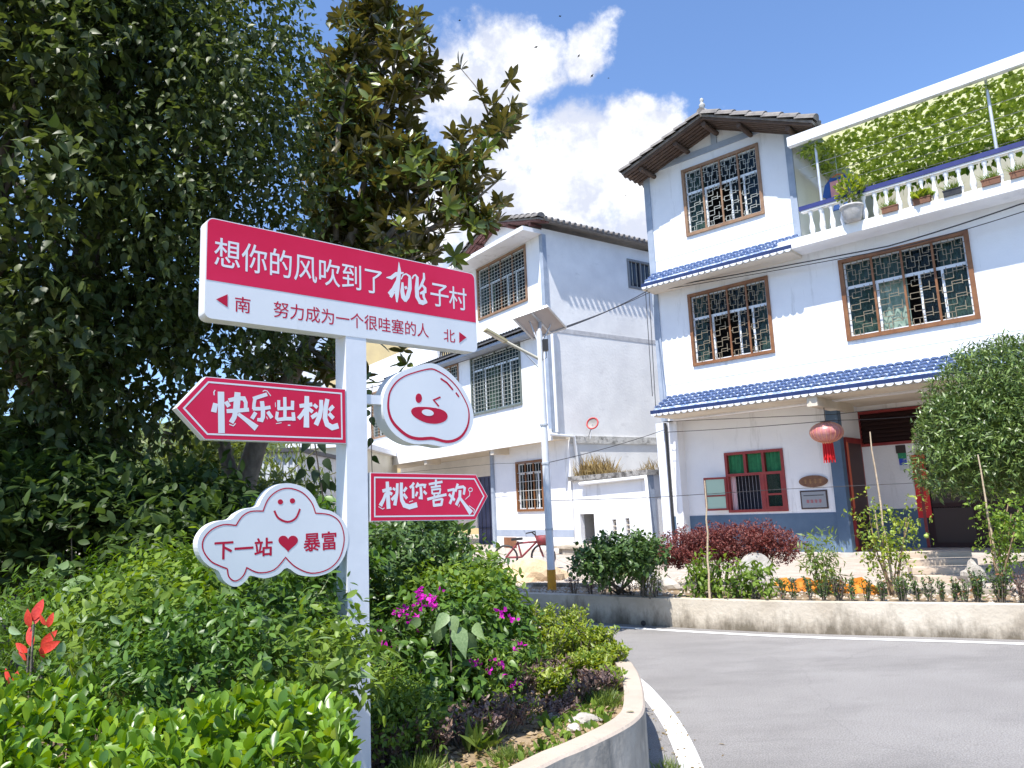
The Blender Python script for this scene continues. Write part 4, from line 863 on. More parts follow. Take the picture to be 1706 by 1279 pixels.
def stroke(mb, pts, w, off):
    """variable-width brush stroke on the board face; pts are local (s,z)"""
    LIFT[0] += 1; off = off+(LIFT[0] % 40)*.00001
    pts = [np.array(p, float) for p in pts]; k = len(pts); ws_ = w if hasattr(w, '__len__') else [w]*k
    if len(ws_) != k: ws_ = [ws_[0]+(ws_[-1]-ws_[0])*i/(k-1) for i in range(k)]
    Lf, Rt = [], []
    for i in range(k):
        if i == 0: n1 = pts[1]-pts[0]; n2 = n1
        elif i == k-1: n1 = pts[-1]-pts[-2]; n2 = n1
        else: n1 = pts[i]-pts[i-1]; n2 = pts[i+1]-pts[i]
        t = n1/np.linalg.norm(n1)+n2/np.linalg.norm(n2); t = t/np.linalg.norm(t); q = np.array([-t[1], t[0]]); c_ = max(.6, abs(np.dot(q, np.array([-n1[1], n1[0]])/np.linalg.norm(n1))))
        Lf.append(pts[i]+q*ws_[i]/2/c_); Rt.append(pts[i]-q*ws_[i]/2/c_)
    mb.add([sf(p[0], p[1], off) for p in Lf+Rt], [(i, i+1, k+i+1, k+i) for i in range(k-1)])
def ink(mb, reg, strokes, off=.0015):
    for st, w in strokes:
        px = zz(reg, st); loc_ = [sg(*p) for p in px]; sc = abs(sg(px[0][0]+5, px[0][1])[0]-sg(px[0][0]-5, px[0][1])[0])/10*.5+abs(sg(px[0][0], px[0][1]+5)[1]-sg(px[0][0], px[0][1]-5)[1])/10*.5
        ww = [q/reg[2]*sc for q in (w if hasattr(w, '__len__') else [w])]
        if len(ww) == 1: ww = ww*len(loc_)
        stroke(mb, loc_, ww, off)
def flat(mb, poly, off, m=0): prism(mb, poly, sf, off-.0008, off, m)
FONT_CACHE = {}
def text(body, TL, BR, parent, material, name='lettering', bold=0., off=.0016):
    """body fitted between two pixel corners measured on the board (left-top, right-bottom)"""
    cu = bpy.data.curves.new('lettering', 'FONT'); cu.body = body; cu.size = 1; cu.offset = 0; cu.resolution_u = 4
    ob = bpy.data.objects.new('tmp', cu); COL.objects.link(ob); bpy.context.view_layer.update()
    me = bpy.data.meshes.new_from_object(ob.evaluated_get(bpy.context.evaluated_depsgraph_get())); bpy.data.objects.remove(ob)
    n = len(me.vertices); co = np.zeros(n*3); me.vertices.foreach_get('co', co); co = co.reshape(-1, 3)
    a, b = co.min(0), co.max(0); (s0, s1, z0, z1) = (TL[0], BR[0], BR[1], TL[1])
    out = np.zeros((n, 3)); out[:, 0] = s0+(co[:, 0]-a[0])/(b[0]-a[0])*(s1-s0); out[:, 2] = z0+(co[:, 1]-a[1])/(b[1]-a[1])*(z1-z0); out[:, 1] = -off
    if bold > 0:   # heavier weight: shifted copies, each a hair higher
        fs = [tuple(p.vertices) for p in me.polygons]; mb = MB(); w_ = bold*(z1-z0)*.9
        for i, (dx, dz) in enumerate(((-1, 0), (1, 0), (0, -1), (0, 1), (.7, .7), (-.7, .7), (.7, -.7), (-.7, -.7))):
            mb.add(out+np.array([dx*w_, -i*.00002, dz*w_]), fs)
        return mb.build(name, material, parent)
    me.vertices.foreach_set('co', out.reshape(-1)); me.update(); me.materials.clear(); me.materials.append(material); me.name = 'lettering'
    return link(name, me, parent)
def tbox(body, L_, R_, hpx, parent, material, bold=0.):
    off = .0016 if material is signwhite else .0006
    """text line from the middle-left pixel L_ to the middle-right pixel R_, height hpx pixels at the left"""
    a, b = sg(*L_), sg(*R_); h = abs(sg(L_[0], L_[1]-hpx/2)[1]-sg(L_[0], L_[1]+hpx/2)[1]); z = (a[1]+b[1])/2
    return text(body, (a[0], z+h/2), (b[0], z-h/2), parent, material, bold=bold, off=off)
def roundrect(a0, a1, b0, b1, r, k=5):
    out = []
    for cx, cy, st in ((a1-r, b1-r, 0), (a0+r, b1-r, 90), (a0+r, b0+r, 180), (a1-r, b0+r, 270)):
        for i in range(k+1): t = math.radians(st+90*i/k); out.append((cx+r*math.cos(t), cy+r*math.sin(t)))
    return out
# main board
q = [sg(345, 361), sg(791, 456), sg(795, 587), sg(340, 529)]
a0, a1 = (q[0][0]+q[3][0])/2, (q[1][0]+q[2][0])/2; zT, zb = (q[0][1]+q[1][1])/2, (q[2][1]+q[3][1])/2
zs_ = (sg(345, 464)[1]+sg(790, 538)[1])/2
bd = MB(); prism(bd, roundrect(a0, a1, zb, zT, .03), sf, -.075, 0); B1 = bd.build('name_board', signwhite, SP)
rp = [p for p in roundrect(a0+.004, a1-.004, zb+.004, zT-.004, .028) if p[1] > zs_]+[(a0+.004, zs_), (a1-.004, zs_)]
mb = MB(); flat(mb, rp, .001); mb.build('red_panel', signred, B1)
tw = signwhite
tbox('想你的风吹到了', (357, 422), (636, 467), 49, B1, tw, .006)
tbox('子', (717, 490), (747, 494), 38, B1, tw, .006); tbox('村', (748, 495), (777, 499), 37, B1, tw, .006)
Rg = (630, 420, 10.66)
mb = MB(); ink(mb, Rg, [([(365, 175), (375, 330), (345, 560), (330, 730), (330, 890)], [8, 62, 84, 80, 26]), ([(140, 450), (230, 455), (320, 385), (450, 365)], [10, 60, 62, 22]), ([(330, 520), (270, 660), (185, 740)], [50, 70, 50]), ([(265, 690), (220, 800)], [80, 46]),
 ([(405, 480), (440, 405), (495, 385), (555, 430), (560, 480)], [20, 22, 24, 40, 62]), ([(560, 470), (560, 640), (520, 790), (480, 878)], [60, 72, 74, 36]), ([(430, 535), (425, 700), (445, 800), (485, 870)], [36, 74, 84, 50]), ([(470, 640), (510, 620)], [50, 44]),
 ([(600, 470), (625, 420), (660, 405), (700, 460)], [30, 22, 26, 48]), ([(693, 440), (683, 640), (690, 790), (745, 890)], [48, 76, 74, 70]), ([(715, 880), (790, 895), (868, 885)], [70, 82, 34]), ([(808, 368), (812, 470), (770, 570), (715, 670)], [34, 44, 48, 22]), ([(760, 560), (830, 640), (830, 700), (740, 735)], [36, 50, 56, 34]), ([(800, 720), (808, 800), (850, 890)], [52, 44, 50])])
mb.build('lettering', tw, B1)
tr_ = signred2
tbox('南', (391.5, 506), (417, 509), 26, B1, tr_, .008); tbox('努力成为一个很哇塞的人', (456, 514.5), (714, 551), 27, B1, tr_, .006); tbox('北', (739, 558), (758, 560.5), 21, B1, tr_, .004)
for tri in ([(360, 498.5), (379, 490), (379, 511.5)], [(777, 562), (765, 553), (765, 571)]):
    mb = MB(); flat(mb, [sg(*p) for p in tri], .0015); mb.build('arrow_mark', tr_, B1)
def arrow_board(poly, name):
    pl = [sg(*p) for p in poly]; mb = MB(); prism(mb, pl, sf, -.05, 0); b = mb.build(name, signwhite, SP)
    rim = ring_offset(pl, .003); mb = MB(); flat(mb, rim, .001); mb.build('red_panel', signred, b)
    i1, i2 = ring_offset(pl, .019), ring_offset(pl, .026); k = len(pl); mb = MB(); mb.add([sf(*p, .0016) for p in i1]+[sf(*p, .0016) for p in i2], [(i, (i+1) % k, k+(i+1) % k, k+i) for i in range(k)]); mb.build('white_border', signwhite, b)
    return b
B2 = arrow_board([(293, 679.5), (343, 627), (575.5, 648), (577, 739), (341, 732)], 'arrow_board')
Rg = (340, 640, 7.108); mb = MB()
ink(mb, Rg, [([(135, 225), (112, 330)], [58, 66]), ([(198, 88), (205, 578)], 76), ([(255, 205), (295, 265)], 50), ([(395, 95), (388, 210), (378, 330)], [70, 78, 76]), ([(372, 320), (355, 390), (318, 455)], 58), ([(288, 192), (400, 165), (470, 168), (492, 215), (490, 300)], [48, 50, 50, 44, 44]), ([(265, 318), (400, 312), (530, 300)], 48), ([(400, 350), (500, 425), (620, 520)], [40, 52, 78]), ([(128, 68), (114, 95), (118, 130)], 13), ([(295, 474), (345, 492), (372, 462)], 12),
 ([(578, 172), (660, 145), (745, 118)], 44), ([(603, 160), (590, 230), (585, 295)], 40), ([(575, 290), (680, 290), (785, 272)], 42), ([(683, 200), (695, 300), (695, 385), (680, 425), (628, 418)], [50, 52, 50, 46, 36]), ([(610, 332), (565, 408)], 46), ([(752, 325), (802, 398)], 44), ([(693, 86), (715, 72), (745, 80), (788, 138)], 10), ([(737, 382), (750, 414)], 8),
 ([(953, 152), (956, 270), (955, 405)], 40), ([(882, 188), (882, 295)], 36), ([(1046, 195), (1043, 305)], 40), ([(866, 290), (1060, 282)], 38), ([(866, 325), (856, 400), (880, 425)], 36), ([(862, 420), (960, 408), (1080, 408)], 42), ([(1052, 332), (1062, 432)], 42), ([(842, 215), (845, 270)], 8), ([(850, 466), (915, 455)], 9), ([(990, 485), (1020, 485)], 13),
 ([(1215, 140), (1212, 300), (1210, 512)], [56, 60, 68]), ([(1128, 258), (1280, 238)], 46), ([(1195, 300), (1165, 350), (1115, 408)], 46), ([(1230, 285), (1285, 328)], 44), ([(1385, 185), (1385, 290), (1365, 380), (1322, 482)], [46, 50, 54, 58]), ([(1298, 240), (1340, 278)], 40), ([(1345, 345), (1270, 395)], 46), ([(1458, 175), (1438, 280), (1430, 400), (1455, 475), (1515, 512), (1588, 490)], [52, 54, 56, 60, 62, 66]), ([(1530, 258), (1478, 312)], 44), ([(1475, 345), (1530, 405)], 46)])
mb.build('lettering', tw, B2)
B3 = arrow_board([(617, 787), (793, 790.5), (812.5, 826.5), (792, 866), (617, 868.5)], 'arrow_board')
Rg = (610, 780, 8.124); mb = MB()
ink(mb, Rg, [([(283, 180), (292, 360), (302, 548)], [46, 54, 58]), ([(218, 308), (342, 272)], 42), ([(268, 330), (235, 420), (190, 508)], [38, 44, 54]), ([(298, 322), (350, 352)], 40), ([(420, 203), (415, 330), (385, 502)], [38, 44, 48]), ([(358, 268), (392, 292)], 32), ([(398, 365), (342, 428)], 40), ([(475, 193), (472, 330), (480, 430), (515, 500), (585, 522), (688, 492)], [44, 46, 50, 58, 62, 66]), ([(545, 258), (505, 315)], 36), ([(503, 345), (550, 410)], 38), ([(165, 518), (222, 552), (246, 536)], 10), ([(578, 456), (632, 438)], 9),
 ([(645, 195), (620, 235), (588, 262)], 34), ([(632, 245), (634, 405)], 36), ([(702, 195), (672, 262)], 30), ([(680, 236), (760, 225), (795, 228), (785, 268)], 32), ([(735, 250), (742, 330), (745, 400), (708, 402)], [36, 38, 40, 26]), ([(692, 318), (668, 378)], 30), ([(775, 308), (815, 350)], 34),
 ([(942, 150), (940, 245)], 30), ([(845, 216), (1030, 182)], 30), ([(872, 258), (1008, 238)], 26), ([(888, 282), (892, 348)], 24), ([(885, 290), (1010, 276)], 24), ([(1002, 276), (992, 345)], 24), ([(888, 344), (1000, 334)], 22), ([(916, 352), (926, 388)], 24), ([(978, 346), (966, 380)], 24), ([(825, 420), (950, 385), (1085, 355)], 34), ([(908, 425), (916, 515)], 30), ([(905, 436), (1032, 412)], 26), ([(1030, 408), (1015, 500)], 34), ([(908, 502), (1022, 490)], 36),
 ([(1100, 302), (1195, 282)], 30), ([(1190, 280), (1170, 380), (1130, 482)], 36), ([(1118, 350), (1198, 432)], 34), ([(1238, 208), (1220, 270), (1205, 315)], 34), ([(1225, 262), (1310, 250), (1332, 270), (1318, 356)], 34), ([(1268, 295), (1265, 390), (1215, 498)], 42), ([(1270, 405), (1340, 500), (1420, 606)], [34, 44, 72]), ([(1400, 318), (1398, 368), (1340, 420)], 9), ([(1390, 505), (1465, 560), (1452, 606)], 9), ([(1264, 488), (1250, 526)], 8),
 ([(1410+26*math.cos(t*.7), 290+26*math.sin(t*.7)) for t in range(10)], 9)])
mb.build('lettering', tw, B3)
# heart-and-cloud board
Rg = (280, 590, 2.94)
out = [(247, 1062), (272, 1108), (312, 1136), (350, 1134), (385, 1105), (405, 1084), (470, 1098), (540, 1078), (582, 1046), (640, 1080), (720, 1088), (795, 1066), (852, 1012), (880, 935), (880, 862), (850, 805), (800, 768), (742, 752), (720, 705), (672, 655), (600, 632), (540, 638), (490, 668), (458, 712), (440, 745), (380, 757), (335, 782), (308, 808), (245, 818), (190, 845), (152, 895), (145, 948), (165, 1002), (205, 1040)]
inn = [(290, 1050), (297, 1088), (322, 1110), (350, 1102), (372, 1078), (385, 1045), (445, 1070), (520, 1055), (575, 995), (625, 1042), (700, 1072), (780, 1055), (835, 1005), (860, 930), (858, 868), (835, 815), (790, 786), (722, 778), (702, 725), (655, 676), (590, 656), (535, 670), (490, 710), (465, 768), (405, 770), (362, 795), (333, 838), (270, 835), (212, 860), (173, 908), (172, 960), (208, 1012), (250, 1035)]
ol = [sg(*p) for p in zz(Rg, [tuple(p) for p in smooth(out, 3, True)])]
mb = MB(); prism(mb, ol, sf, -.055, 0); B4 = mb.build('cloud_board', signwhite, SP)
il = []; cu_ = [0, 5, 8, 17, 23, 26, len(inn)]
for a_, b_ in zip(cu_[:-1], cu_[1:]): il += [tuple(p) for p in smooth((inn+[inn[0]])[a_:b_+1], 4)][:-1]
il.append(inn[0]); mb = MB(); ink(mb, Rg, [(il, 6.5)], .0007); mb.build('red_outline', tr_, B4)
mb = MB()
for cx, cy in ((550, 723), (609, 718)): flat(mb, [sg(*p) for p in zz(Rg, [(cx+13*math.cos(t*math.pi/8), cy+13*math.sin(t*math.pi/8)) for t in range(16)])], .0009); mb.build('eye', tr_, B4); mb = MB()
mb = MB(); ink(mb, Rg, [([tuple(p) for p in smooth([(520, 766), (540, 802), (585, 821), (625, 803), (646, 757)], 4)], 10)], .0007); mb.build('smile', tr_, B4); mb = MB()
hp_ = [(588+3.0*16*math.sin(t)**3*1.0, 922-2.85*(13*math.cos(t)-5*math.cos(2*t)-2*math.cos(3*t)-math.cos(4*t))) for t in [i*2*math.pi/32 for i in range(32)]]
flat(mb, [sg(*p) for p in zz(Rg, hp_)], .0009); mb.build('heart', tr_, B4)
tb = lambda s, L_, R_, h, bo: tbox(s, *zz(Rg, [L_, R_]), h, B4, tr_, bo)
tb('下一站', (228, 962), (510, 940), 31, .026); tb('暴富', (665, 922), (823, 910), 31, .022)
# peach board with its arm
Rg = (610, 560, 6.396)
out = [(590, 302), (655, 288), (735, 294), (800, 325), (880, 378), (980, 480), (1060, 600), (1120, 730), (1145, 850), (1130, 960), (1080, 1060), (1000, 1130), (900, 1170), (820, 1178), (720, 1160), (640, 1148), (520, 1150), (400, 1110), (300, 1040), (230, 950), (185, 840), (175, 720), (195, 600), (250, 490), (330, 405), (450, 350)]
inn = [(620, 358), (690, 348), (745, 362), (850, 425), (950, 520), (1030, 640), (1085, 760), (1095, 870), (1075, 970), (1020, 1060), (940, 1110), (850, 1122), (760, 1100), (690, 1086), (560, 1093), (450, 1065), (350, 990), (275, 900), (240, 800), (235, 700), (255, 590), (320, 490), (410, 425), (520, 385)]
wds = [13, 14, 14, 12, 12, 12, 14, 18, 22, 26, 28, 28, 28, 30, 30, 30, 30, 28, 24, 20, 16, 14, 12, 12]
mb = MB(); prism(mb, [sg(*p) for p in zz(Rg, [tuple(p) for p in smooth(out, 3, True)])], sf, -.085, 0); B5 = mb.build('peach_board', signwhite, SP)
mb = MB(); ii = [tuple(p) for p in smooth(inn, 3, True)]; wi = [float(p[0]) for p in smooth([(w_, 0) for w_ in wds], 3, True)]; ink(mb, Rg, [(ii+[ii[0]], wi+[wi[0]])], .0007); mb.build('red_outline', tr_, B5)
mb = MB(); flat(mb, [sg(*p) for p in zz(Rg, [(560+34*math.cos(t*math.pi/10), 660+51*math.sin(t*math.pi/10)) for t in range(20)])], .0009); mb.build('eye', tr_, B5)
mb = MB(); ink(mb, Rg, [([(792, 648), (718, 680), (774, 746)], 17)], .0007); mb.build('winking_eye', tr_, B5)
mb = MB(); ink(mb, Rg, [([(792, 450), (860, 495), (925, 572)], 18), ([(955, 600), (988, 646)], 17)], .0007); mb.build('highlight_mark', tr_, B5); mb = MB()
mo = [(478, 800), (500, 765), (560, 752), (680, 756), (790, 776), (848, 808), (868, 850), (850, 895), (790, 925), (720, 933), (640, 922), (560, 888), (500, 845)]
flat(mb, [sg(*p) for p in zz(Rg, [tuple(p) for p in smooth(mo, 2, True)])], .0009); mb.build('mouth', tr_, B5)
mb = MB(); flat(mb, [sg(*p) for p in zz(Rg, [(655+63*math.cos(t*math.pi/10), 814+34*math.sin(t*math.pi/10)+8*math.cos(t*math.pi/10)) for t in range(20)])], .002); mb.build('tongue_mark', signwhite, B5)
aL_, aR_ = sg(612, 664), sg(641, 666); MB().box((sR, .01, aL_[1]-.022), (aR_[0]+.05, .05, aL_[1]+.022)).build('bracket_arm', polewhite, SP)
#@@LAMP
# ------------------------------------------------------------------ solar street lamp
LB = G(920, 985, .31); ld = LB[1]
LPc = lambda x, y, dd_=0.: D(x, y, ld+dd_)
SL = empty('street_lamp', LB, label='slim white solar street lamp with a yellow foot standing behind the road wall', cat='street lamp'); rel = lambda p: tuple(np.array(p)-LB)
topz = LPc(899, 552)[2]-LB[2]
MB().tube([(0, 0, .32), (0, 0, topz)], [.062, .048], 12).build('pole', polewhite, SL); MB().tube([(0, 0, -.05), (0, 0, .319)], .068, 12).build('yellow_foot', yellow, SL)
T, Lc, Rc = D(912, 510, 11.45), D(855, 530, 11.5), D(943, 545, 11.95); Bc = Lc+Rc-T
mb = MB(); nP = Vector(np.cross(Rc-T, Lc-T)).normalized(); nP = nP if nP.z > 0 else -nP
def slabq(mb, q, t, m=0): mb.add([Vector(rel(p)) for p in q]+[Vector(rel(p))+nP*t for p in q], [(0, 1, 2, 3), (7, 6, 5, 4), (0, 4, 5, 1), (1, 5, 6, 2), (2, 6, 7, 3), (3, 7, 4, 0)], m)
slabq(mb, [T, Rc, Bc, Lc], .03); SPn = mb.build('solar_panel', panelm, SL)
mb = MB(); e_ = 1.001
for a, b in ((T, Rc), (Rc, Bc), (Bc, Lc), (Lc, T), (T*.52+Lc*.48, Rc*.52+Bc*.48)): mb.bar(rel(a), rel(b), .028, .04, up=tuple(nP))
mb.build('panel_frame', steel, SPn)
ctr = (T+Rc+Bc+Lc)/4
MB().tube([(0, 0, topz-.02), rel(ctr)], .035, 8).build('bracket', steel, SL)
mb = MB(); mb.tube([(0, 0, topz-.25), rel(ctr*.6+Lc*.4)], .012, 6); mb.tube([(0, 0, topz-.25), rel(ctr*.6+Rc*.4)], .012, 6); mb.build('stay', steel, SL)
hd = LPc(808, 549, -.3); h2 = LPc(843, 569, -.15); arm0 = (0, 0, LPc(906, 599)[2]-LB[2])
MB().tube([arm0, rel(h2)], .024, 8).build('arm', mat('lamp_arm', (.55, .52, .42), .4), SL); MB().tube([(0, 0, LPc(908, 616)[2]-LB[2]), rel(h2*.55+(LB+np.array(arm0))*.45)], .011, 6).build('brace', steel, SL)
hv = Vector(rel(hd))-Vector(rel(h2)); mb = MB(); mb.bar(rel(h2), rel(hd), .13, .035); lh = mb.build('lamp_head', mat('lamp_head', (.40, .36, .22), .5), SL)
MB().bar(Vector(rel(h2))+hv*.1-Vector((0, 0, .022)), Vector(rel(hd))-hv*.08-Vector((0, 0, .022)), .09, .008).build('lens', mat('lens', (.6, .58, .5), .3), lh)
bx = LPc(911, 575)[2]-LB[2]; MB().box((.05, -.06, bx-.09), (.13, .05, bx+.09)).build('control_box', black, SL)
MB().tube([(.09, -.03, bx-.09), (.10, -.03, bx-.2), (.03, -.05, bx-.25), (.05, -.03, bx-.1)], .006, 5).build('cable', cablem, SL)
for z in (.9, 1.9, 2.5): MB().tube([(0, 0, z), (0, 0, z+.03)], .066, 10).build('clamp', steel, SL)
# ------------------------------------------------------------------ things on and around the houses
# lantern
lc = PL(1377, 720, H1.W(0, .35, 0), H1.v); LN = empty('paper_lantern', lc, label='faded round red lantern with a red tassel hanging under the blue awning', cat='lantern')
r0 = .315; prof = [(.08*r0/.3, .20)]+[(r0*math.sin(math.pi*(i+1.2)/11.4), .205*math.cos(math.pi*(i+1.2)/11.4)) for i in range(10)]+[(.08, -.20)]
mb = MB().lathe(prof, n=28); lm = mat('lantern_cloth', (.40, .12, .12), .3, (.55, .28, .28), 5); mb.build('shade', lm, LN)
rb = MB().tube([(r0*1.012*math.sin(math.pi*(i+1)/12), 0, .21*math.cos(math.pi*(i+1)/12)) for i in range(11)], .005, 4).mesh('rib', mat('lantern_gold', (.7, .35, .2), .4))
for i in range(22): link('rib', rb, LN, (0, 0, 0), (0, 0, i*2*math.pi/22))
MB().lathe([(.09, .19), (.10, .20), (.09, .225), (.0, .23)], n=14).build('cap', mat('lantern_cap', (.05, .03, .03), .5), LN); MB().lathe([(.0, -.23), (.09, -.225), (.10, -.2), (.09, -.19)], n=14).build('collar', mat('lantern_gold', (.7, .35, .2), .4), LN)
mb = MB()
for i in range(26):
    t = i*2*math.pi/26; rr = .07+.02*(i % 2); mb.tube([(rr*math.cos(t), rr*math.sin(t), -.21), (rr*1.15*math.cos(t), rr*1.15*math.sin(t), -.50-.05*(i % 3))], .011, 4)
mb.build('tassel', mat('tassel_red', (.65, .01, .015), .6), LN)
MB().tube([(0, 0, .22), (0, 0, zA-.1-lc[2])], .008, 5).build('hanger', cablem, LN)
# plaques
pl_ = H1.rect((1333, 818), (1378, 815), (1381, 846), (1336, 849), GV); PQ = empty('wall_plaque', H1.W((pl_[0]+pl_[1])/2, GV+.02, (pl_[2]+pl_[3])/2), math.atan2(H1.u[1], H1.u[0]), label='grey rectangular plaque with a dark frame beside the open casement window', cat='plaque')
w_, h_ = (pl_[1]-pl_[0])/2, (pl_[3]-pl_[2])/2
MB().box((-w_, -.0, -h_), (w_, .018, h_)).build('frame', mat('plaque_frame', (.05, .03, .03), .6), PQ); MB().box((-w_+.03, -.006, -h_+.03), (w_-.03, -.001, h_-.03)).build('face', mat('plaque_grey', (.26, .28, .31), .4), PQ)
mb = MB(); mb.box((-w_*.75, -.0085, h_*.42), (w_*.75, -.0065, h_*.50)); mb.build('printed_line', black, PQ)
mb = MB()
for i in range(4):
    x = -w_*.45+i*w_*.3
    for k_ in range(3): mb.box((x-.03, -.0085, -h_*.2+k_*.022-.02), (x+.03, -.0065, -h_*.2+k_*.022-.012))
    mb.box((x-.004, -.0088, -h_*.2-.03), (x+.004, -.0064, -h_*.2+.04))
mb.build('red_characters', mat('plaque_red', (.4, .03, .04), .5), PQ)
oc = PL(1355.5, 801.5, H1.W(0, GV, 0), H1.v); OV = empty('wall_plaque', oc+H1.v*.03, math.atan2(H1.u[1], H1.u[0]), label='oval brown wooden plaque on the white wall above the grey plaque', cat='plaque')
mb = MB(); prism(mb, [(.30*math.cos(t*math.pi/16), .125*math.sin(t*math.pi/16)) for t in range(32)], lambda a, b, t: (a, -t, b), -.02, .012); mb.build('face', mat('plaque_wood', (.12, .05, .025), .6, (.2, .1, .05), 9), OV)
mb = MB()
for i in range(4):
    x = -.16+i*.105
    for k_ in range(3): mb.box((x-.03, -.0155, -.035+k_*.03), (x+.03, -.0125, -.027+k_*.03))
    mb.box((x-.005, -.016, -.05), (x+.005, -.012, .05))
mb.build('carved_characters', mat('carving', (.35, .2, .08), .6), OV)
# shirt and pots on the balcony
sp = PL(1398, 315, H1.W(0, .1, 0), H1.v); SHT = empty('hanging_shirt', sp, math.atan2(H1.u[1], H1.u[0]), label='blue shirt with a pink front hanging over the balcony rail', cat='shirt')
mb = MB(); prism(mb, [(-.13, .28), (-.27, .16), (-.33, -.08), (-.22, -.12), (-.19, .02), (-.2, -.42), (.2, -.42), (.19, .02), (.22, -.12), (.33, -.08), (.27, .16), (.13, .28), (0, .24)], lambda a, b, t: (a, -t+.02*math.sin(a*20), b), -.03, .03); mb.build('body', mat('blue_cloth', (.03, .10, .32), .8, (.02, .06, .2), 5), SHT)
MB().box((-.15, -.06, -.2), (.15, -.034, .18)).build('front_print', mat('pink_cloth', (.70, .30, .27), .8, (.6, .25, .25), 5), SHT); MB().tube([(-.2, 0, .24), (0, 0, .33), (.2, 0, .24)], .012, 5).build('hanger', mat('hanger_orange', (.7, .15, .02), .5), SHT); MB().tube([(0, 0, .33), (0, 0, .40), (0, 0, zc-.1-sp[2])], .005, 4).build('hook', steel, SHT)
def bushmesh(name, n, rx, ry, rz_, size, shape, material, up=.6, c=(0, 0, 0), shell=.2, jit=.6):
    P, d = inblobs([(c[0], c[1], c[2], rx, ry, rz_)], n, shell); return leafmesh(name, P, d+RNG.normal(size=(n, 3))*jit+[0, 0, up], RNG.normal(size=(n, 3))*.5+[0, 0, 1], size*(.6+.8*RNG.random(n)), shape, material)
for i, (px, py, kind, lab) in enumerate(((1421, 352, 'big', 'large whitish pot with a bushy brown green plant breaking the balcony rail'), (1483, 350, 'low', 'leftmost low planter with spiky yellow green plant on the balcony edge'), (1536, 335, 'red', 'small terracotta planter with bright yellow green leaves on the balcony edge'), (1586, 315, 'dark', 'black planter of grassy leaves on the balcony edge'), (1651, 302, 'low', 'terracotta trough with spiky light green plant near the second canopy post'), (1699, 288, 'low', 'terracotta planter at the right hand end of the visible balcony'))):
    u = H1.loc(px, py, .6)[0]; PT = empty('potted_plant', H1.W(u, .66 if kind == 'big' else .56, zB+.1), math.atan2(H1.u[1], H1.u[0]), label=lab, cat='potted plant', group='potted plants on the balcony')
    if kind == 'big':
        MB().lathe([(.0, 0), (.13, 0), (.15, .03), (.19, .2), (.2, .26), (.22, .27), (.22, .31), (.18, .31), (.17, .25), (0, .25)], n=18).build('pot', greywash, PT)
        mb = MB(); [limb(mb, (0, 0, .25), (random.uniform(-.15, .15), random.uniform(-.1, .1), .75), .012, .004) for _ in range(7)]; mb.build('stem', barkl, PT)
        fol(bushmesh('foliage', 420, .26, .2, .3, .075, 'oval', lf_yel, c=(0, 0, .66)), 'foliage', PT)
    else:
        pm_ = {'low': terra, 'red': terra, 'dark': black}[kind]; PT.scale = (.82,)*3; MB().box((-.17, -.09, 0), (.17, .07, .12)).box((-.185, -.1, .12), (.185, .08, .145)).build('pot', pm_, PT)
        n = 150; P = np.stack([RNG.uniform(-.13, .13, n), RNG.uniform(-.06, .05, n), np.full(n, .13)], 1)
        fol(leafmesh('foliage', P, RNG.normal(size=(n, 3))*[.7, .6, .2]+[0, 0, .8], ball(n), RNG.uniform(.12, .28, n), 'blade' if kind != 'red' else 'oval', lf_grass if kind != 'red' else lf_yel), 'foliage', PT)
# cables
def cable(pts, r, label, sag=.0):
    P = [np.array(p) for p in pts]; out = []
    for a, b in zip(P[:-1], P[1:]):
        for i in range(10): t = i/10; out.append(a+(b-a)*t-np.array([0, 0, sag*4*t*(1-t)]))
    out.append(P[-1]); return props(MB().tube(out, r, 5).build('overhead_cable', cablem), label, 'cable')
h1p = lambda x, y, v: PL(x, y, H1.W(0, v, 0), H1.v); h2p = lambda x, y, v: PL(x, y, H2.W(0, v, 0), H2.v)
cable([h1p(1082, 482, .25), h1p(1480, 410, .35), h1p(1700, 340, .45), h1p(1900, 285, .5)], .014, 'upper thick cable clipped under the balcony of the right house', .02)
cable([h1p(1082, 486, .2), h1p(1500, 412, .25), h1p(1706, 352, .3), h1p(1900, 300, .3)], .009, 'lower thin cable under the balcony of the right house', .02)
cable([h1p(1082, 482, .25), LPc(944, 545, .4)+np.array([0, 3., 0])*0, ], .012, 'black cable from the right house corner to the solar panel', .05)
cable([h1p(1084, 486, .25), D(893, 560, 12.2), D(600, 650, 15)], .009, 'black cable passing the lamp post towards the middle house', .05)
cable([h1p(1075, 480, .1), h1p(1087, 660, .1)], .009, 'left of two vertical cables on the corner of the right house')
cable([h1p(1081, 480, .1), h1p(1093, 690, .1)], .009, 'right of two vertical cables on the corner of the right house')
cable([h1p(1106, 702, .1), h1p(1390, 690, .1), h1p(1560, 672, .1)], .007, 'thin cable strung across the top of the ground floor porch', .0)
cable([h1p(1106, 720, .1), h1p(1390, 700, .1), h1p(1560, 690, .1)], .007, 'thin cable strung above the casement window and the lantern', .02)
cable([h1p(1720, 795, .8), h1p(1300, 815, .8), D(1080, 829, 14), D(915, 834, 13)], .006, 'pale thin line crossing low in front of both houses', .0)
cable([h1p(1106, 716, .2), D(915, 770, 14)], .007, 'cable from the porch of the right house to the lamp post', .04)
cable([D(915, 770, 14), h2p(830, 772, -.1), h2p(640, 790, .1)], .007, 'cable under the ground floor soffit of the middle house', .0)
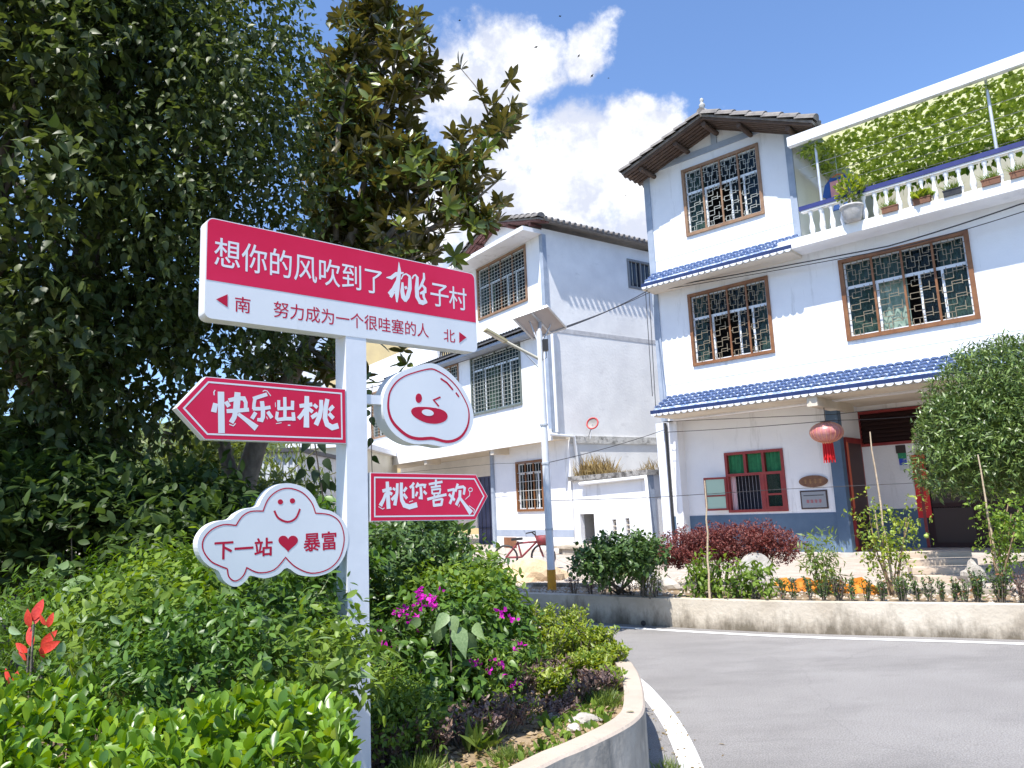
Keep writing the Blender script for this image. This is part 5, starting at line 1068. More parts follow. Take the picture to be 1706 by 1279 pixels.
# swallows
bm_ = MB().add([(0, 0, 0), (-.16, .02, .05), (-.30, -.06, .01), (-.12, -.04, .01), (.16, .02, .05), (.30, -.06, .01), (.12, -.04, .01), (0, .12, 0), (-.04, -.16, 0), (.04, -.16, 0)], [(7, 1, 2, 3, 8, 9, 6, 5, 4)]).add([(0, .14, 0), (-.03, 0, -.03), (.03, 0, -.03), (0, -.14, 0), (0, 0, .035)], [(0, 1, 2), (1, 3, 2), (0, 4, 1), (0, 2, 4), (1, 4, 3), (2, 3, 4)]).mesh('flying_bird', black)
for i, (x, y) in enumerate(((766, 34), (933, 27), (893, 78), (964, 93), (986, 126), (1014, 130), (1043, 325), (700, 228))):
    o = link('flying_bird', bm_, None, D(x, y, 55), (random.uniform(-.3, .3), random.uniform(-.5, .5), random.uniform(0, 6))); o.scale = (.7,)*3; props(o, 'tiny dark bird '+('nearest the top of the magnolia tree', 'highest of all, against blue sky at the top', 'over the upper wisp of cloud', 'at the right part of the upper cloud', 'left of the close pair below the upper cloud', 'right of the close pair below the upper cloud', 'low against the big cloud left of the gable roof', 'lowest left, by the magnolia leaves')[i], 'bird', 'birds circling above the roofs')
#@@YARD
# orange tarp, plank stack, rocks, sand heap, washstand, bicycle
def yz(x, y, z=.30): return G(x, y, z)
t0, t1 = yz(1290, 986), yz(1462, 992); mb = MB(); nseg = 26; vs = []
for i in range(nseg+1):
    p = t0+(t1-t0)*i/nseg; h = (.10+.035*math.sin(i*.9)+.03*math.sin(i*2.3+1)+random.uniform(-.012, .012))*min(1, .25+i*.3, .25+(nseg-i)*.3)
    vs += [(p[0], p[1]-.22+.05*math.sin(i*1.3), .338), (p[0]+.02, p[1]-.05, .30+h+.06), (p[0], p[1]+.2, .30+h*.8+.05), (p[0], p[1]+.45, .31)]
mb.add(vs, [(4*i+j, 4*i+4+j, 4*i+5+j, 4*i+1+j) for i in range(nseg) for j in range(3)], 0); o = mb.build('tarpaulin', orange); props(o, 'crumpled bright orange tarpaulin lying behind the seedlings', 'tarpaulin')
p0, p1 = yz(1523, 968), yz(1652, 966); PK = empty('plank_stack', p0, math.atan2((p1-p0)[1], (p1-p0)[0]), label='pale wooden planks stepped against the yard edge beside the tomato plants', cat='planks')
Lp = float(np.linalg.norm(p1-p0))
for i in range(4): MB().box((random.uniform(-.05, .05), -.25+i*.28, i*.09), (Lp+random.uniform(-.05, .05), .02+i*.28, .085+i*.09)).build('plank', mat('pale_board', (.46, .37, .28), .85, (.55, .46, .37), 4, .3, streak=(.3, 6, 6)), PK)
def rock(loc_, r, label, material=stone, flat_=.6, name='rock', cat='rock', group=None, seed=0):
    bm = bmesh.new(); bmesh.ops.create_icosphere(bm, subdivisions=3, radius=1); rr = np.random.default_rng(seed); ph = rr.random(9)*6
    for v in bm.verts:
        c = v.co; k_ = 1+.18*math.sin(c.x*3+ph[0])*math.sin(c.y*3.7+ph[1])+.12*math.sin(c.z*5+ph[2]+c.x*4)+.05*math.sin(c.y*11+ph[3]); v.co = Vector((c.x*r[0]*k_, c.y*r[1]*k_, c.z*r[2]*k_))
    me = bpy.data.meshes.new(name); bm.to_mesh(me); bm.free(); me.materials.append(material); o = link(name, me, None, loc_); return props(o, label, cat, group)
q = yz(1107, 990); rock((q[0], q[1]+.3, .36), (.30, .24, .20), 'rough pale boulder behind the road wall below the maroon shrub', stone, seed=2)
q = yz(1641, 985); rock((q[0], q[1]+.2, .42), (.13, .13, .2), 'upright whitish stone among the seedlings near the right', mat('white_stone', (.45, .42, .37), .9, (.3, .27, .23), 14, .6), seed=5)
q = yz(1180, 985); rock((q[0], q[1]+.4, .33), (.2, .2, .14), 'small pale stone in front of the maroon shrub', stone, seed=7)
q = yz(1045, 985); rock((q[0], q[1]+.2, .33), (.3, .2, .10), 'flat pale rubble stone beneath the round shrub', stone, seed=8)
# near bed stones
for i, (x, y, r, l) in enumerate(((668, 1262, (.08, .06, .07), 'pale yellow stone at the foot of the signpost'), (975, 1200, (.09, .05, .03), 'white angular stone near the planter corner'), (925, 1195, (.05, .04, .025), 'small white pebble stone under the purple shrub'), (955, 1215, (.04, .035, .025), 'tan stone beside the white angular stone'))):
    q = G(x, y, .37); rock((q[0], q[1], .375), r, l, [sandm, mat('white_stone', (.45, .42, .37), .9, (.3, .27, .23), 14, .6), mat('white_stone', (.45, .42, .37), .9, (.3, .27, .23), 14, .6), stone][i], seed=20+i)
n = 2600; P = np.stack([RNG.uniform(-1.2, .72, n), RNG.uniform(3.2, 6.4, n), np.full(n, .365)], 1)
kx = np.array([p[0] for p in offset(kerb, -kw-.03)]); ky = np.array([p[1] for p in offset(kerb, -kw-.03)])
ordr = np.argsort(ky); lim = np.interp(P[:, 1], ky[ordr], kx[ordr]); P = P[P[:, 0] < lim]
def gravel(name, P, smin, smax, material, label):
    T = np.array([(1, 0, 0), (-1, 0, 0), (0, 1, 0), (0, -1, 0), (0, 0, .8), (0, 0, -.8)]); F = [(0, 2, 4), (2, 1, 4), (1, 3, 4), (3, 0, 4), (2, 0, 5), (1, 2, 5), (3, 1, 5), (0, 3, 5)]; k = len(P)
    V = P[:, None, :]+RNG.uniform(smin, smax, (k, 1, 1))*T[None]*RNG.uniform(.6, 1.3, (k, 6, 1)); me = bpy.data.meshes.new(name)
    me.from_pydata(V.reshape(-1, 3).tolist(), [], [tuple(i*6+j for j in f) for i in range(k) for f in F]); me.materials.append(material); o = link(name, me); o['kind'] = 'stuff'; o['label'] = label
gravel('soil_clods', P, .006, .022, mat('clods', (.26, .18, .10), .95, (.38, .29, .18), 20), 'loose tan soil clods and pebbles in the near flower bed')
P = np.stack([RNG.uniform(0, 1, 2600), RNG.uniform(.2, 2.8, 2600)], 1); e0_ = wb[0]-du*1.0; P3 = np.array([np.append(e0_+du*a*9+np.array([-du[1], du[0]])*b, .335 if b < 1 else .305) for a, b in P]); gravel('yard_rubble', P3, .008, .035, mat('rubble', (.5, .44, .37), .95, (.35, .3, .25), 15), 'pale rubble and pebbles on the ground behind the road wall')
# sand heap
q = G(884, 972, .3); o = rock((q[0], q[1]+.6, .3), (.62, .45, .34), 'small heap of pale yellow sand behind the lamp post', sandm, name='sand_heap', cat='sand heap', seed=11)
# washstand
q = onannex(945, 912, .8); WS = empty('washstand', (q[0], q[1], .3), math.atan2(H2.u[1], H2.u[0]), label='grey concrete washstand slab in front of the outbuilding', cat='washstand')
wsz = PL(985, 908, q, H2.v)[2]-.3
MB().box((0, -.5, wsz-.07), (2.4, .45, wsz)).build('slab', concrete, WS); MB().box((.08, -.35, 0), (.30, .3, wsz-.071)).build('leg', kerbside, WS); MB().box((1.9, -.35, 0), (2.12, .3, wsz-.071)).build('leg', kerbside, WS)
MB().box((.35, -.45, wsz-.30), (1.05, .3, wsz-.072)).build('basin', kerbside, WS)
# bicycle
q = D(874, 950, 15.6); BK = empty('bicycle', (q[0], q[1], .3), math.radians(-12), label='small red bicycle with black handlebars parked by the middle house', cat='bicycle')
zb_ = .0
def wheel(x):
    mb = MB(); r = .24; mb.tube([(r*math.cos(t*math.pi/12), 0, r*math.sin(t*math.pi/12)) for t in range(25)], .022, 6); w = mb.build('wheel', black, BK, (x, 0, zb_+.26))
    mb = MB(); [mb.tube([(0, 0, 0), (r*math.cos(t*math.pi/6), 0, r*math.sin(t*math.pi/6))], .004, 3) for t in range(12)]; mb.build('spokes', steel, w)
wheel(-.38); wheel(.40)
redm = mat('bicycle_red', (.26, .03, .045), .6, (.12, .03, .03), 12); Z = zb_+.26
mb = MB(); [mb.tube(p, .022, 6) for p in (((-.38, 0, Z), (-.12, 0, Z+.28)), ((-.12, 0, Z+.32), (-.05, 0, Z)), ((-.05, 0, Z), (.28, 0, Z+.30)), ((-.12, 0, Z+.28), (.28, 0, Z+.30)), ((-.38, 0, Z), (-.05, 0, Z)), ((.40, 0, Z), (.26, 0, Z+.42)))]; mb.build('frame', redm, BK)
mb = MB(); mb.tube([(.1, -.2, Z+.48), (.22, -.18, Z+.5), (.26, 0, Z+.42), (.22, .18, Z+.5), (.1, .2, Z+.48)], .014, 6); mb.build('handlebar', black, BK); MB().bar((-.24, 0, Z+.36), (-.02, 0, Z+.37), .12, .05).build('saddle', black, BK)
MB().lathe([(.0, -.1), (.15, -.1), (.19, .08), (.18, .08), (.14, -.08), (0, -.08)], n=12).build('basket', redm, BK, (.44, 0, Z+.34))
# red bag and yellow cloth near the door of house 2
q = h2p(749, 868, -1.3); o = MB().lathe([(.0, 0), (.12, .02), (.16, .15), (.10, .3), (.03, .36), (0, .36)], n=10).build('hanging_bag', mat('bag_red', (.6, .02, .02), .6), None, q); props(o, 'red bag hanging by the dark door of the middle house', 'bag')
# white sack leaning behind the shrubs
q = yz(1297, 990); mb = MB(); prism(mb, [tuple(p) for p in smooth([(-.32, 0), (-.28, .35), (-.12, .5), (.05, .48), (.16, .3), (.22, 0)], 4)], lambda a, b, t: (a, t+.25*b, b), -.04, .1); o = mb.build('plastic_sack', mat('sack_white', (.5, .48, .44), .7, (.32, .3, .27), 8, .4), None, (q[0]-.05, q[1]+.35, .3)); props(o, 'white plastic sack leaning beside the maroon shrub', 'sack')
q = h1p(1137, 880, .2); mb = MB().tube([(0, 0, 0), (0, 0, q[2]-.33)], .03, 8); o = mb.build('pipe_stub', pvc, None, (q[0], q[1], .3)); props(o, 'short white capped standpipe in front of the blue wainscot', 'pipe'); MB().lathe([(.0, .05), (.05, .04), (.05, -.03), (0, -.03)], n=10).build('cap', pvc, o, (0, 0, q[2]-.3))
#@@PLANTS
# ------------------------------------------------------------------ vegetation
def plant(name, base_, label, cat, group=None): return empty(name, base_, 0, label=label, cat=cat, group=group)
def wl(root, P): return np.asarray(P)-np.array(root.location)   # world -> local points
def px_blobs(lst):   # (px, py, depth, radius px x, radius px y, radius depth m)
    out = []
    for x, y, d, rx, ry, rd in lst: c = D(x, y, d); s_c = d/FPX; out.append((c[0], c[1], c[2], rx*s_c, rd, ry*s_c))
    return out
# --- big left tree
T1 = plant('broadleaf_tree', (-4.6, 7.2, .3), 'huge dark broadleaf tree filling the left with drooping heart shaped leaves', 'tree')
mb = MB(); base_ = np.array([0, 0, 0.]); fk = (.2, -.1, 2.4); limb(mb, (0, 0, 0), fk, .24, .17, .05, 10); mb.build('trunk', barkm, T1)
mb = MB()
for q in ((-.9, -4.4, 5.9), (-1.2, .6, 5.5), (1.5, -.6, 5.2), (.3, 1.2, 6.5), (2.0, .4, 3.9), (-2, .5, 4), (.6, -1.5, 4.8)):
    pts = limb(mb, fk, q, .11, .03, .12, 8)
    for _ in range(4): limb(mb, pts[3], np.array(q)+RNG.normal(size=3)*.9, .03, .008, .1, 5)
mb.build('limbs', barkm, T1)
bl = px_blobs([(60, 60, 5.6, 240, 240, 1.1), (250, 120, 5.8, 220, 260, 1.2), (400, 90, 6.2, 130, 230, 1.2), (455, 200, 6.6, 75, 240, 1.0), (120, 380, 5.6, 240, 230, 1.0), (330, 400, 6.2, 200, 190, 1.1), (60, 620, 6., 190, 200, 1.0), (240, 600, 6.6, 180, 150, 1.0), (440, 470, 6.9, 110, 110, .9), (390, 570, 6.9, 110, 70, .7), (90, 740, 6.6, 110, 130, .8), (230, 610, 7.6, 200, 110, .8), (60, 500, 7.4, 180, 150, .8), (420, 560, 7.6, 110, 60, .6), (330, 250, 7.4, 200, 180, .8)])
bl += [(-4.4, 6.6, 6.7, 2.4, 1.7, 1.2), (-5.6, 5.2, 7.0, 2.0, 1.5, 1.1), (-7, 6, 5, 2.0, 2.0, 2.6), (-3.2, 6.7, 6.8, 1.3, 1.3, 1.0), (-5.5, 2.5, 6.3, 1.2, 1.2, .8), (-5.6, 3.9, 6.8, 1.4, 1.3, 1.0)]  # unseen crown masses above and left of view, added to shade tree and bed
bl += [(b[0]*1.12, b[1]*1.14, (b[2]-1.6)*1.12+1.6, b[3]*1.15, b[4]*.9, b[5]*1.1) for b in (bl[0], bl[1], bl[4], bl[5], bl[6], bl[7], bl[9], bl[10])]
bl = clumpify(bl, 330, .16, .32)+bl[:25]
P, d = inblobs(bl, 13500, .25); keep = P[:, 2] > 1.15; P, d = P[keep], d[keep]
PP, YY, ZZ = sprays(P, d, 7, .34, .0, .6, .45); n = len(PP)
clump = .5+.5*np.sin(PP[:, 0]*3.1+1)*np.sin(PP[:, 2]*2.7)*np.cos(PP[:, 1]*2.3)
me = leafmesh('crown', wl(T1, PP), YY, ZZ, RNG.uniform(.06, .125, n)*np.where(PP[:, 0] > -2.9, .72, 1.), 'drop', lf_dark, RNG.random(n)**1.6*.75+.25*clump); fol(me, 'crown', T1)
# lit outer edge twigs at the right of the crown
# --- magnolia
T2 = plant('magnolia_tree', (-2.75, 8.9, .3), 'magnolia with glossy leaves and rusty undersides standing behind the sign', 'tree')
mb = MB(); tp = []
p0 = D(405, 812, 8.6); p1 = D(428, 738, 8.5); L0 = wl(T2, [p0, p1]); trunkpts = [np.array([-.3, 0, 0]), L0[0], L0[1], wl(T2, [D(520, 560, 8.4)])[0], wl(T2, [D(590, 380, 8.3)])[0]]
mb.tube(trunkpts, [.17, .14, .115, .08, .055], 10); mb.build('trunk', barkl, T2)
mb = MB(); limb(mb, trunkpts[1]-np.array([.05, 0, .2]), wl(T2, [D(352, 640, 8.8)])[0], .10, .06, .06, 8)
tips_ = []
for i, (x, y, dd_, xs, ys_, ds_) in enumerate(((620, 20, 8.4, 560, 400, 8.3), (690, 30, 8.2, 600, 330, 8.3), (850, 135, 8.0, 640, 400, 8.2), (830, 300, 8.0, 620, 420, 8.1), (560, 100, 8.8, 560, 380, 8.4), (720, 420, 8.0, 560, 470, 8.2), (640, 560, 8.0, 520, 560, 8.4), (790, 370, 8.3, 650, 400, 8.3), (500, 300, 9, 540, 450, 8.4), (600, 640, 7.8, 500, 560, 8.4), (520, 620, 8.6, 480, 600, 8.4), (700, 130, 8.4, 640, 300, 8.3))):
    pts = limb(mb, wl(T2, [D(xs, ys_, ds_)])[0], wl(T2, [D(x, y, dd_)])[0], .04, .010, .08, 6)
    tips_.append(pts[-1])
    for _ in range(5): k_ = RNG.integers(2, 5); q_ = limb(mb, pts[k_], pts[k_]+RNG.normal(size=3)*.24+np.array([0, 0, .2]), .012, .005, .08, 5, 3); tips_.append(q_[-1])
mb.build('branches', barkl, T2)
mbl = px_blobs([(620, 60, 8.5, 70, 90, .6), (690, 110, 8.3, 42, 95, .5), (580, 190, 8.6, 70, 110, .7), (650, 210, 8.3, 65, 80, .6), (690, 250, 8.2, 40, 60, .4), (600, 320, 8.4, 100, 100, .8), (720, 300, 8.2, 85, 60, .6), (790, 300, 8.1, 55, 65, .5), (830, 165, 8.0, 28, 45, .25), (835, 200, 8.0, 25, 40, .25), (775, 215, 8.0, 40, 40, .3), (815, 240, 8., 30, 40, .25), (830, 320, 8.0, 22, 25, .2), (760, 370, 8.1, 60, 40, .5), (680, 400, 8.2, 110, 60, .7), (560, 430, 8.8, 90, 80, .7), (730, 430, 8.3, 40, 20, .3), (645, 590, 7.9, 44, 48, .35), (655, 625, 7.9, 25, 30, .3), (500, 600, 8.5, 90, 50, .6), (540, 680, 8.6, 60, 45, .5), (670, 20, 8.3, 25, 30, .3), (440, 650, 8.8, 70, 50, .5)])
P, d = inblobs(clumpify(mbl, 230, .25, .42)+mbl[:14], 1050, .25); TP = np.array(tips_)+np.array(T2.location); P = np.concatenate([P, TP]); d = np.concatenate([d, np.tile([0, 0, .6], (len(TP), 1))]); ax = nrm(d*.7+RNG.normal(size=d.shape)*.4+np.array([0, 0, .75])); PP, YY, ZZ = whorls(P, ax, 9, 1.15, .3); n = len(PP)
me = leafmesh('crown', wl(T2, PP), YY, ZZ, RNG.uniform(.12, .22, n), 'mag', lf_mag); fol(me, 'crown', T2)
# hanging shoot with large leaves between the boards
HS = plant('hanging_vine', D(530, 700, 6.2), 'dark drooping shoot with large heart leaves hanging below the left arrow board', 'vine')
st = [D(x, y, 6.2) for x, y in ((525, 690), (524, 735), (530, 775), (537, 820), (541, 850))]; MB().tube(wl(HS, st), .007, 6).build('stem', barkm, HS)
hl = leafmesh('leaf', np.zeros((1, 3)), np.array([[0, 0, -1.]]), np.array([[0, -1., 0]]), .13, 'drop', lf_dark)
for i, (x, y, a) in enumerate(((513, 742, .5), (534, 742, -.4), (520, 768, .3), (541, 772, -.5), (508, 790, .7), (527, 790, .1), (543, 795, -.3), (520, 812, .4), (537, 806, -.2), (533, 838, .2), (545, 812, -.9))):
    link('leaf', hl, HS, wl(HS, [D(x, y-8, 6.2)])[0], (random.uniform(-.5, .4), a, random.uniform(-.6, .6)))
HS2 = plant('hanging_vine', D(620, 700, 6.5), 'thin leafy shoot hanging just right of the white post', 'vine')
MB().tube(wl(HS2, [D(620, 640, 6.5), D(618, 720, 6.5), D(620, 790, 6.5)]), .004, 5).build('stem', barkm, HS2)
for (x, y, a) in ((617, 655, .5), (618, 700, -.3), (616, 690, .8), (619, 735, .3), (621, 765, -.5)): link('leaf', hl, HS2, wl(HS2, [D(x, y-6, 6.5)])[0], (random.uniform(-.5, .4), a, random.uniform(-.6, .6)), .75)
# --- lit bamboo and scrub far behind the trees on the left
BG_ = plant('bamboo_clump', (-7, 15, .2), 'sunlit yellow green bamboo clump glimpsed behind the dark trees', 'bamboo')
P, d = inblobs([(-6.5, 16, 2.0, 2.6, 1.5, 2.2), (-9.5, 15.5, 1.8, 2.5, 1.5, 2.4), (-12.5, 15, 2, 3, 1.5, 2.6), (-4.9, 15.5, 1.2, 1.2, 1., 1.4)], 3200, .5); PP, YY, ZZ = sprays(P, d, 5, .5, .0, .5, .7); n = len(PP)
fol(leafmesh('foliage', wl(BG_, PP), YY+[0, 0, -.6], ZZ, RNG.uniform(.14, .26, n), 'lance', lf_back), 'foliage', BG_)
mb = MB(); [limb(mb, (random.uniform(-5, 3), random.uniform(-.5, 1), 0), (random.uniform(-5.5, 3.5), random.uniform(-.5, 1), random.uniform(2, 4)), .03, .01, .05, 6) for _ in range(26)]; mb.build('culms', stemg, BG_)
# --- dark understorey in the tree shade
def shrub(name, blobs, n, per, length, size, shape, material, label, cat='shrub', droop=.1, up=.3, jit=.6, stems=8, group=None, shell=.3, zg=.36, rnd=None, clump=True):
    B = np.array(blobs); c = B[:, :3].mean(0); root = plant(name, (c[0], c[1], zg), label, cat, group)
    if clump: blobs = clumpify(blobs, max(10, n//45))+list(blobs)
    P, d = inblobs(blobs, n, shell); keep = P[:, 2] > zg+.02; P, d = P[keep], d[keep]
    if per > 1: P, Y, Z = sprays(P, d, per, length, up, jit, droop)
    else: Y = d+RNG.normal(size=d.shape)*jit+[0, 0, up]; Z = RNG.normal(size=d.shape)*.5+[0, 0, 1]
    kk = P[:, 2] > zg+.03; P, Y, Z = P[kk], Y[kk], np.asarray(Z)[kk]; k_ = len(P); rnd = RNG.random(k_)*.65+.35*(.5+.5*np.sin(P[:, 0]*9+2)*np.sin(P[:, 1]*8)*np.sin(P[:, 2]*11)) if rnd is None else rnd; fol(leafmesh('foliage', wl(root, P), Y, Z, RNG.uniform(size*.6, size*1.25, k_), shape, material, rnd), 'foliage', root)
    mb = MB()
    for i in range(stems):
        b = B[RNG.integers(len(B))]; e1 = b[:3]+ball(1)[0]*b[3:]*.6-np.array([c[0], c[1], zg]); s0 = np.array([(b[0]-c[0])*.6+RNG.normal()*.06, (b[1]-c[1])*.6+RNG.normal()*.06, 0]); limb(mb, s0, e1, .012, .004, .08, 5, 4)
    if stems: mb.build('stems', barkl, root)
    return root
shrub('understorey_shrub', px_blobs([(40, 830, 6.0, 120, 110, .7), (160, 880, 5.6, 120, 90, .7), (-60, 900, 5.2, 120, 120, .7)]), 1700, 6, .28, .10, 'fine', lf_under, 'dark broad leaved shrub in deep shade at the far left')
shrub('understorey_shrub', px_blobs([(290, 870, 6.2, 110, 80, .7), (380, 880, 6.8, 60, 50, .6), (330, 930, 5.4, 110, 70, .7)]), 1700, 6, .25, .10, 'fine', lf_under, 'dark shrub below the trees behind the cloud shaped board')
shrub('understorey_shrub', px_blobs([(490, 900, 6.4, 90, 50, .6), (540, 950, 5.2, 70, 70, .6), (470, 930, 5.6, 80, 60, .6)]), 1300, 6, .22, .085, 'fine', lf_boug, 'green shrub behind the right half of the cloud board')
shrub('understorey_shrub', px_blobs([(450, 850, 9.5, 55, 22, .6), (345, 790, 10.5, 50, 50, .8)]), 900, 6, .35, .11, 'oval', lf_back, 'lit yellow green bush in front of the ribbed shed')
def upright(name, cx, cy, dep, rpx, hpx, label, material, n=260, size=.03, k=8, group=None, cat='shrub', zg=.36, whor=False, stemm=None, spread=.35):
    b = D(cx, cy, dep); rpx = rpx*(1.35 if name in ('boxwood_shrub', 'purple_shrub') else 1); top = b[2]+hpx*dep/FPX/2; root = plant(name, (b[0], b[1], zg), label, cat, group); H_ = top-zg; R_ = rpx*dep/FPX; mb = MB(); PP = []; DD = []
    for i in range(k):
        a = RNG.random()*6.28; r = R_*math.sqrt(RNG.random()); e1 = np.array([math.cos(a)*r, math.sin(a)*r, H_*RNG.uniform(.7, 1.)]); pts = limb(mb, (e1[0]*spread, e1[1]*spread, 0), e1, .006, .002, .05, 4, 4)
        m_ = n//k; t = RNG.random(m_)**.7; s0 = np.array(pts[0]); PP.append(s0+(e1-s0)*t[:, None]+RNG.normal(size=(m_, 3))*.012); DD.append(nrm(np.stack([RNG.normal(size=m_), RNG.normal(size=m_), .7+.4*RNG.random(m_)], 1)))
    mb.build('stems', stemm or barkl, root); PP = np.concatenate(PP); DD = np.concatenate(DD); m_ = len(PP); keep = PP[:, 2] > .12*H_
    fol(leafmesh('foliage', PP[keep], DD[keep], (RNG.normal(size=(m_, 3))*.5+[0, 0, 1])[keep], RNG.uniform(size*.7, size*1.3, m_)[keep], 'fine', material), 'foliage', root); return root
# --- weedy thicket, left foreground
blw = px_blobs([(250, 1060, 3.3, 130, 60, .4), (380, 1010, 3.7, 110, 50, .4), (150, 1010, 4.3, 130, 50, .5), (500, 1050, 3.5, 80, 60, .4), (60, 1080, 3.4, 110, 60, .4), (330, 1110, 2.8, 150, 50, .35), (520, 1120, 2.9, 80, 55, .35), (120, 1130, 2.8, 120, 50, .35), (290, 975, 4.4, 60, 30, .4), (440, 965, 4.6, 60, 35, .4)])
fern = mat('leaf_fern', (.012, .045, .006), .55, (.11, .20, .025), leaf=True, trans=.3, spec=.2)
pale = mat('leaf_pale_weed', (.08, .14, .05), .45, (.20, .29, .12), leaf=True, trans=.2, spec=.3)
shrub('weed_thicket', [blw[0], blw[6]]+px_blobs([(300, 990, 4.0, 60, 55, .3)]), 1250, 6, .17, .050, 'fine', lf_weed, 'tall sprawling light green weeds in the middle of the left bed', 'weeds', .1, .5)
shrub('weed_thicket', [blw[1], blw[8], blw[9]], 1150, 6, .17, .046, 'fine', fern, 'darker fern like weeds below the cloud shaped board', 'weeds', .1, .5)
shrub('weed_thicket', [blw[2], blw[4], blw[7]], 1250, 6, .16, .050, 'lance', fern, 'narrow leaved dark green weeds at the left edge behind the red tipped shrub', 'weeds', .2, .4)
shrub('weed_thicket', [blw[3], blw[5]], 1000, 6, .13, .040, 'fine', lf_boug, 'small leaved dark green creeper beside the signpost', 'weeds', .1, .5)
shrub('creeper', [blw[0], blw[1], blw[2], blw[6]], 170, 4, .14, .085, 'drop', pale, 'creeper with larger pale leaves scattered over the tangled weeds', 'creeper', .1, .4)
for (x, y, dd_) in ((240, 955, 3.9), (300, 935, 4.1), (345, 965, 3.8), (270, 985, 3.6), (505, 990, 3.5), (180, 985, 3.9), (420, 985, 3.7)):
    upright('weed_shoot', x, y+45, dd_, 16, 90, {240: 'tall leafy weed shoot standing highest left of the cloud board', 300: 'pale topped shoot just left of the cloud board tail', 345: 'leafy shoot under the left lobe of the cloud board', 270: 'short bright shoot in front of the highest weed shoot', 505: 'leafy shoot beside the post under the cloud board', 180: 'leftmost leafy shoot above the red leaved shrub', 420: 'leafy shoot under the middle of the cloud board'}[x], lf_weed, 90, .055, 5, cat='weed')
n = 420; P, d = inblobs(blw, n, .2); P[:, 2] -= .1; ro = plant('grass_tuft', (-1.3, 3.3, .36), 'long thin grass stalks rising through the weeds left of the post', 'grass')
fol(leafmesh('foliage', wl(ro, P), RNG.normal(size=(n, 3))*.35+[0, 0, 1], ball(n), RNG.uniform(.12, .3, n), 'blade', lf_grass), 'foliage', ro)
# --- glossy hedge, bottom left
def hedge_leaves():
    n = 2500; X = RNG.uniform(-1.75, -.36, n); Y_ = RNG.uniform(1.35, 2.55, n); keep = (X/Y_ < -.225); X, Y_ = X[keep], Y_[keep]
    top = 1.06+.05*np.sin(X*7)+.05*np.sin(Y_*5+X*3)-.06*(Y_-1.8)+.16*(Y_ > 1e9); Zt = top-RNG.random(len(X))**1.8*.42
    return np.stack([X, Y_, Zt], 1)
HG = plant('clipped_hedge', (-1., 1.9, .36), 'glossy bright green hedge in the bottom left foreground', 'hedge')
P = hedge_leaves(); n = len(P); ax = RNG.normal(size=(n, 3))*.38+[0, 0, 1]; PP, YY, ZZ = whorls(P, ax, 8, .85, .35); n = len(PP)
fol(leafmesh('foliage', wl(HG, PP), YY, ZZ, RNG.uniform(.027, .054, n), 'obovate', lf_gloss), 'foliage', HG)
mb = MB()
for i in range(160): p = P[RNG.integers(len(P))]-np.array(HG.location); limb(mb, (p[0]+random.uniform(-.05, .05), p[1], 0), p, .006, .003, .05, 4, 3)
mb.build('stems', stemg, HG)
# --- red tipped photinia
PH = plant('red_tipped_shrub', D(60, 1080, 2.6)*np.array([1, 1, 0])+np.array([0, 0, .36]), 'shrub with bright red new leaves at the left edge of the photo', 'shrub')
rl = leafmesh('leaf', np.zeros((1, 3)), np.array([[0, 0, 1.]]), np.array([[0, -1., .0]]), 1., 'fine', redleaf); plf = leafmesh('leaf', np.zeros((1, 3)), np.array([[0, 0, 1.]]), np.array([[0, -1., .0]]), 1., 'obovate', paleleaf)
def stemto(root, x, y, dep, r=.004): b = D(x, y, dep); l = wl(root, [b])[0]; MB().tube([(l[0]*.9, l[1]*.9, 0), (l[0]*.97, l[1], l[2]*.6), tuple(l)], r, 5).build('stem', barkl, root)
for (x, y) in ((56, 1040), (48, 1080), (72, 1085), (18, 1132), (120, 1140)): stemto(PH, x, y, 2.6)
for (x, y, L_, a, rx) in ((54, 1035, 36, .35, 0), (50, 1045, 30, -.1, .3), (58, 1040, 26, .1, -.3), (78, 1042, 22, -.5, .4), (80, 1045, 24, .3, .2), (54, 1078, 34, -.3, 0), (68, 1078, 34, .75, .2), (64, 1086, 38, 1.15, .3), (48, 1086, 30, -1.1, .1), (44, 1100, 26, -.7, .2), (70, 1100, 22, .0, .5), (18, 1136, 24, -.5, .2), (22, 1138, 22, .4, .1), (19, 1142, 16, 0, .6)):
    link('leaf', rl, PH, wl(PH, [D(x, y, 2.6)])[0], (rx, a, random.uniform(-.4, .4)), L_*2.6/FPX)
for (x, y, L_, a, rx) in ((124, 1142, 42, -.6, .1), (124, 1142, 42, .65, .1), (98, 1100, 30, .2, .3), (44, 1112, 34, -.4, .5), (60, 1120, 30, .9, .2), (32, 1160, 36, .3, .2), (20, 1165, 30, -1.2, .2), (130, 1060, 26, .9, .6), (36, 1056, 28, -1.2, .1), (185, 1095, 34, .8, .4), (205, 1040, 24, -.9, .4)):
    link('leaf', plf, PH, wl(PH, [D(x, y, 2.6)])[0], (rx, a, random.uniform(-.4, .4)), L_*2.6/FPX)
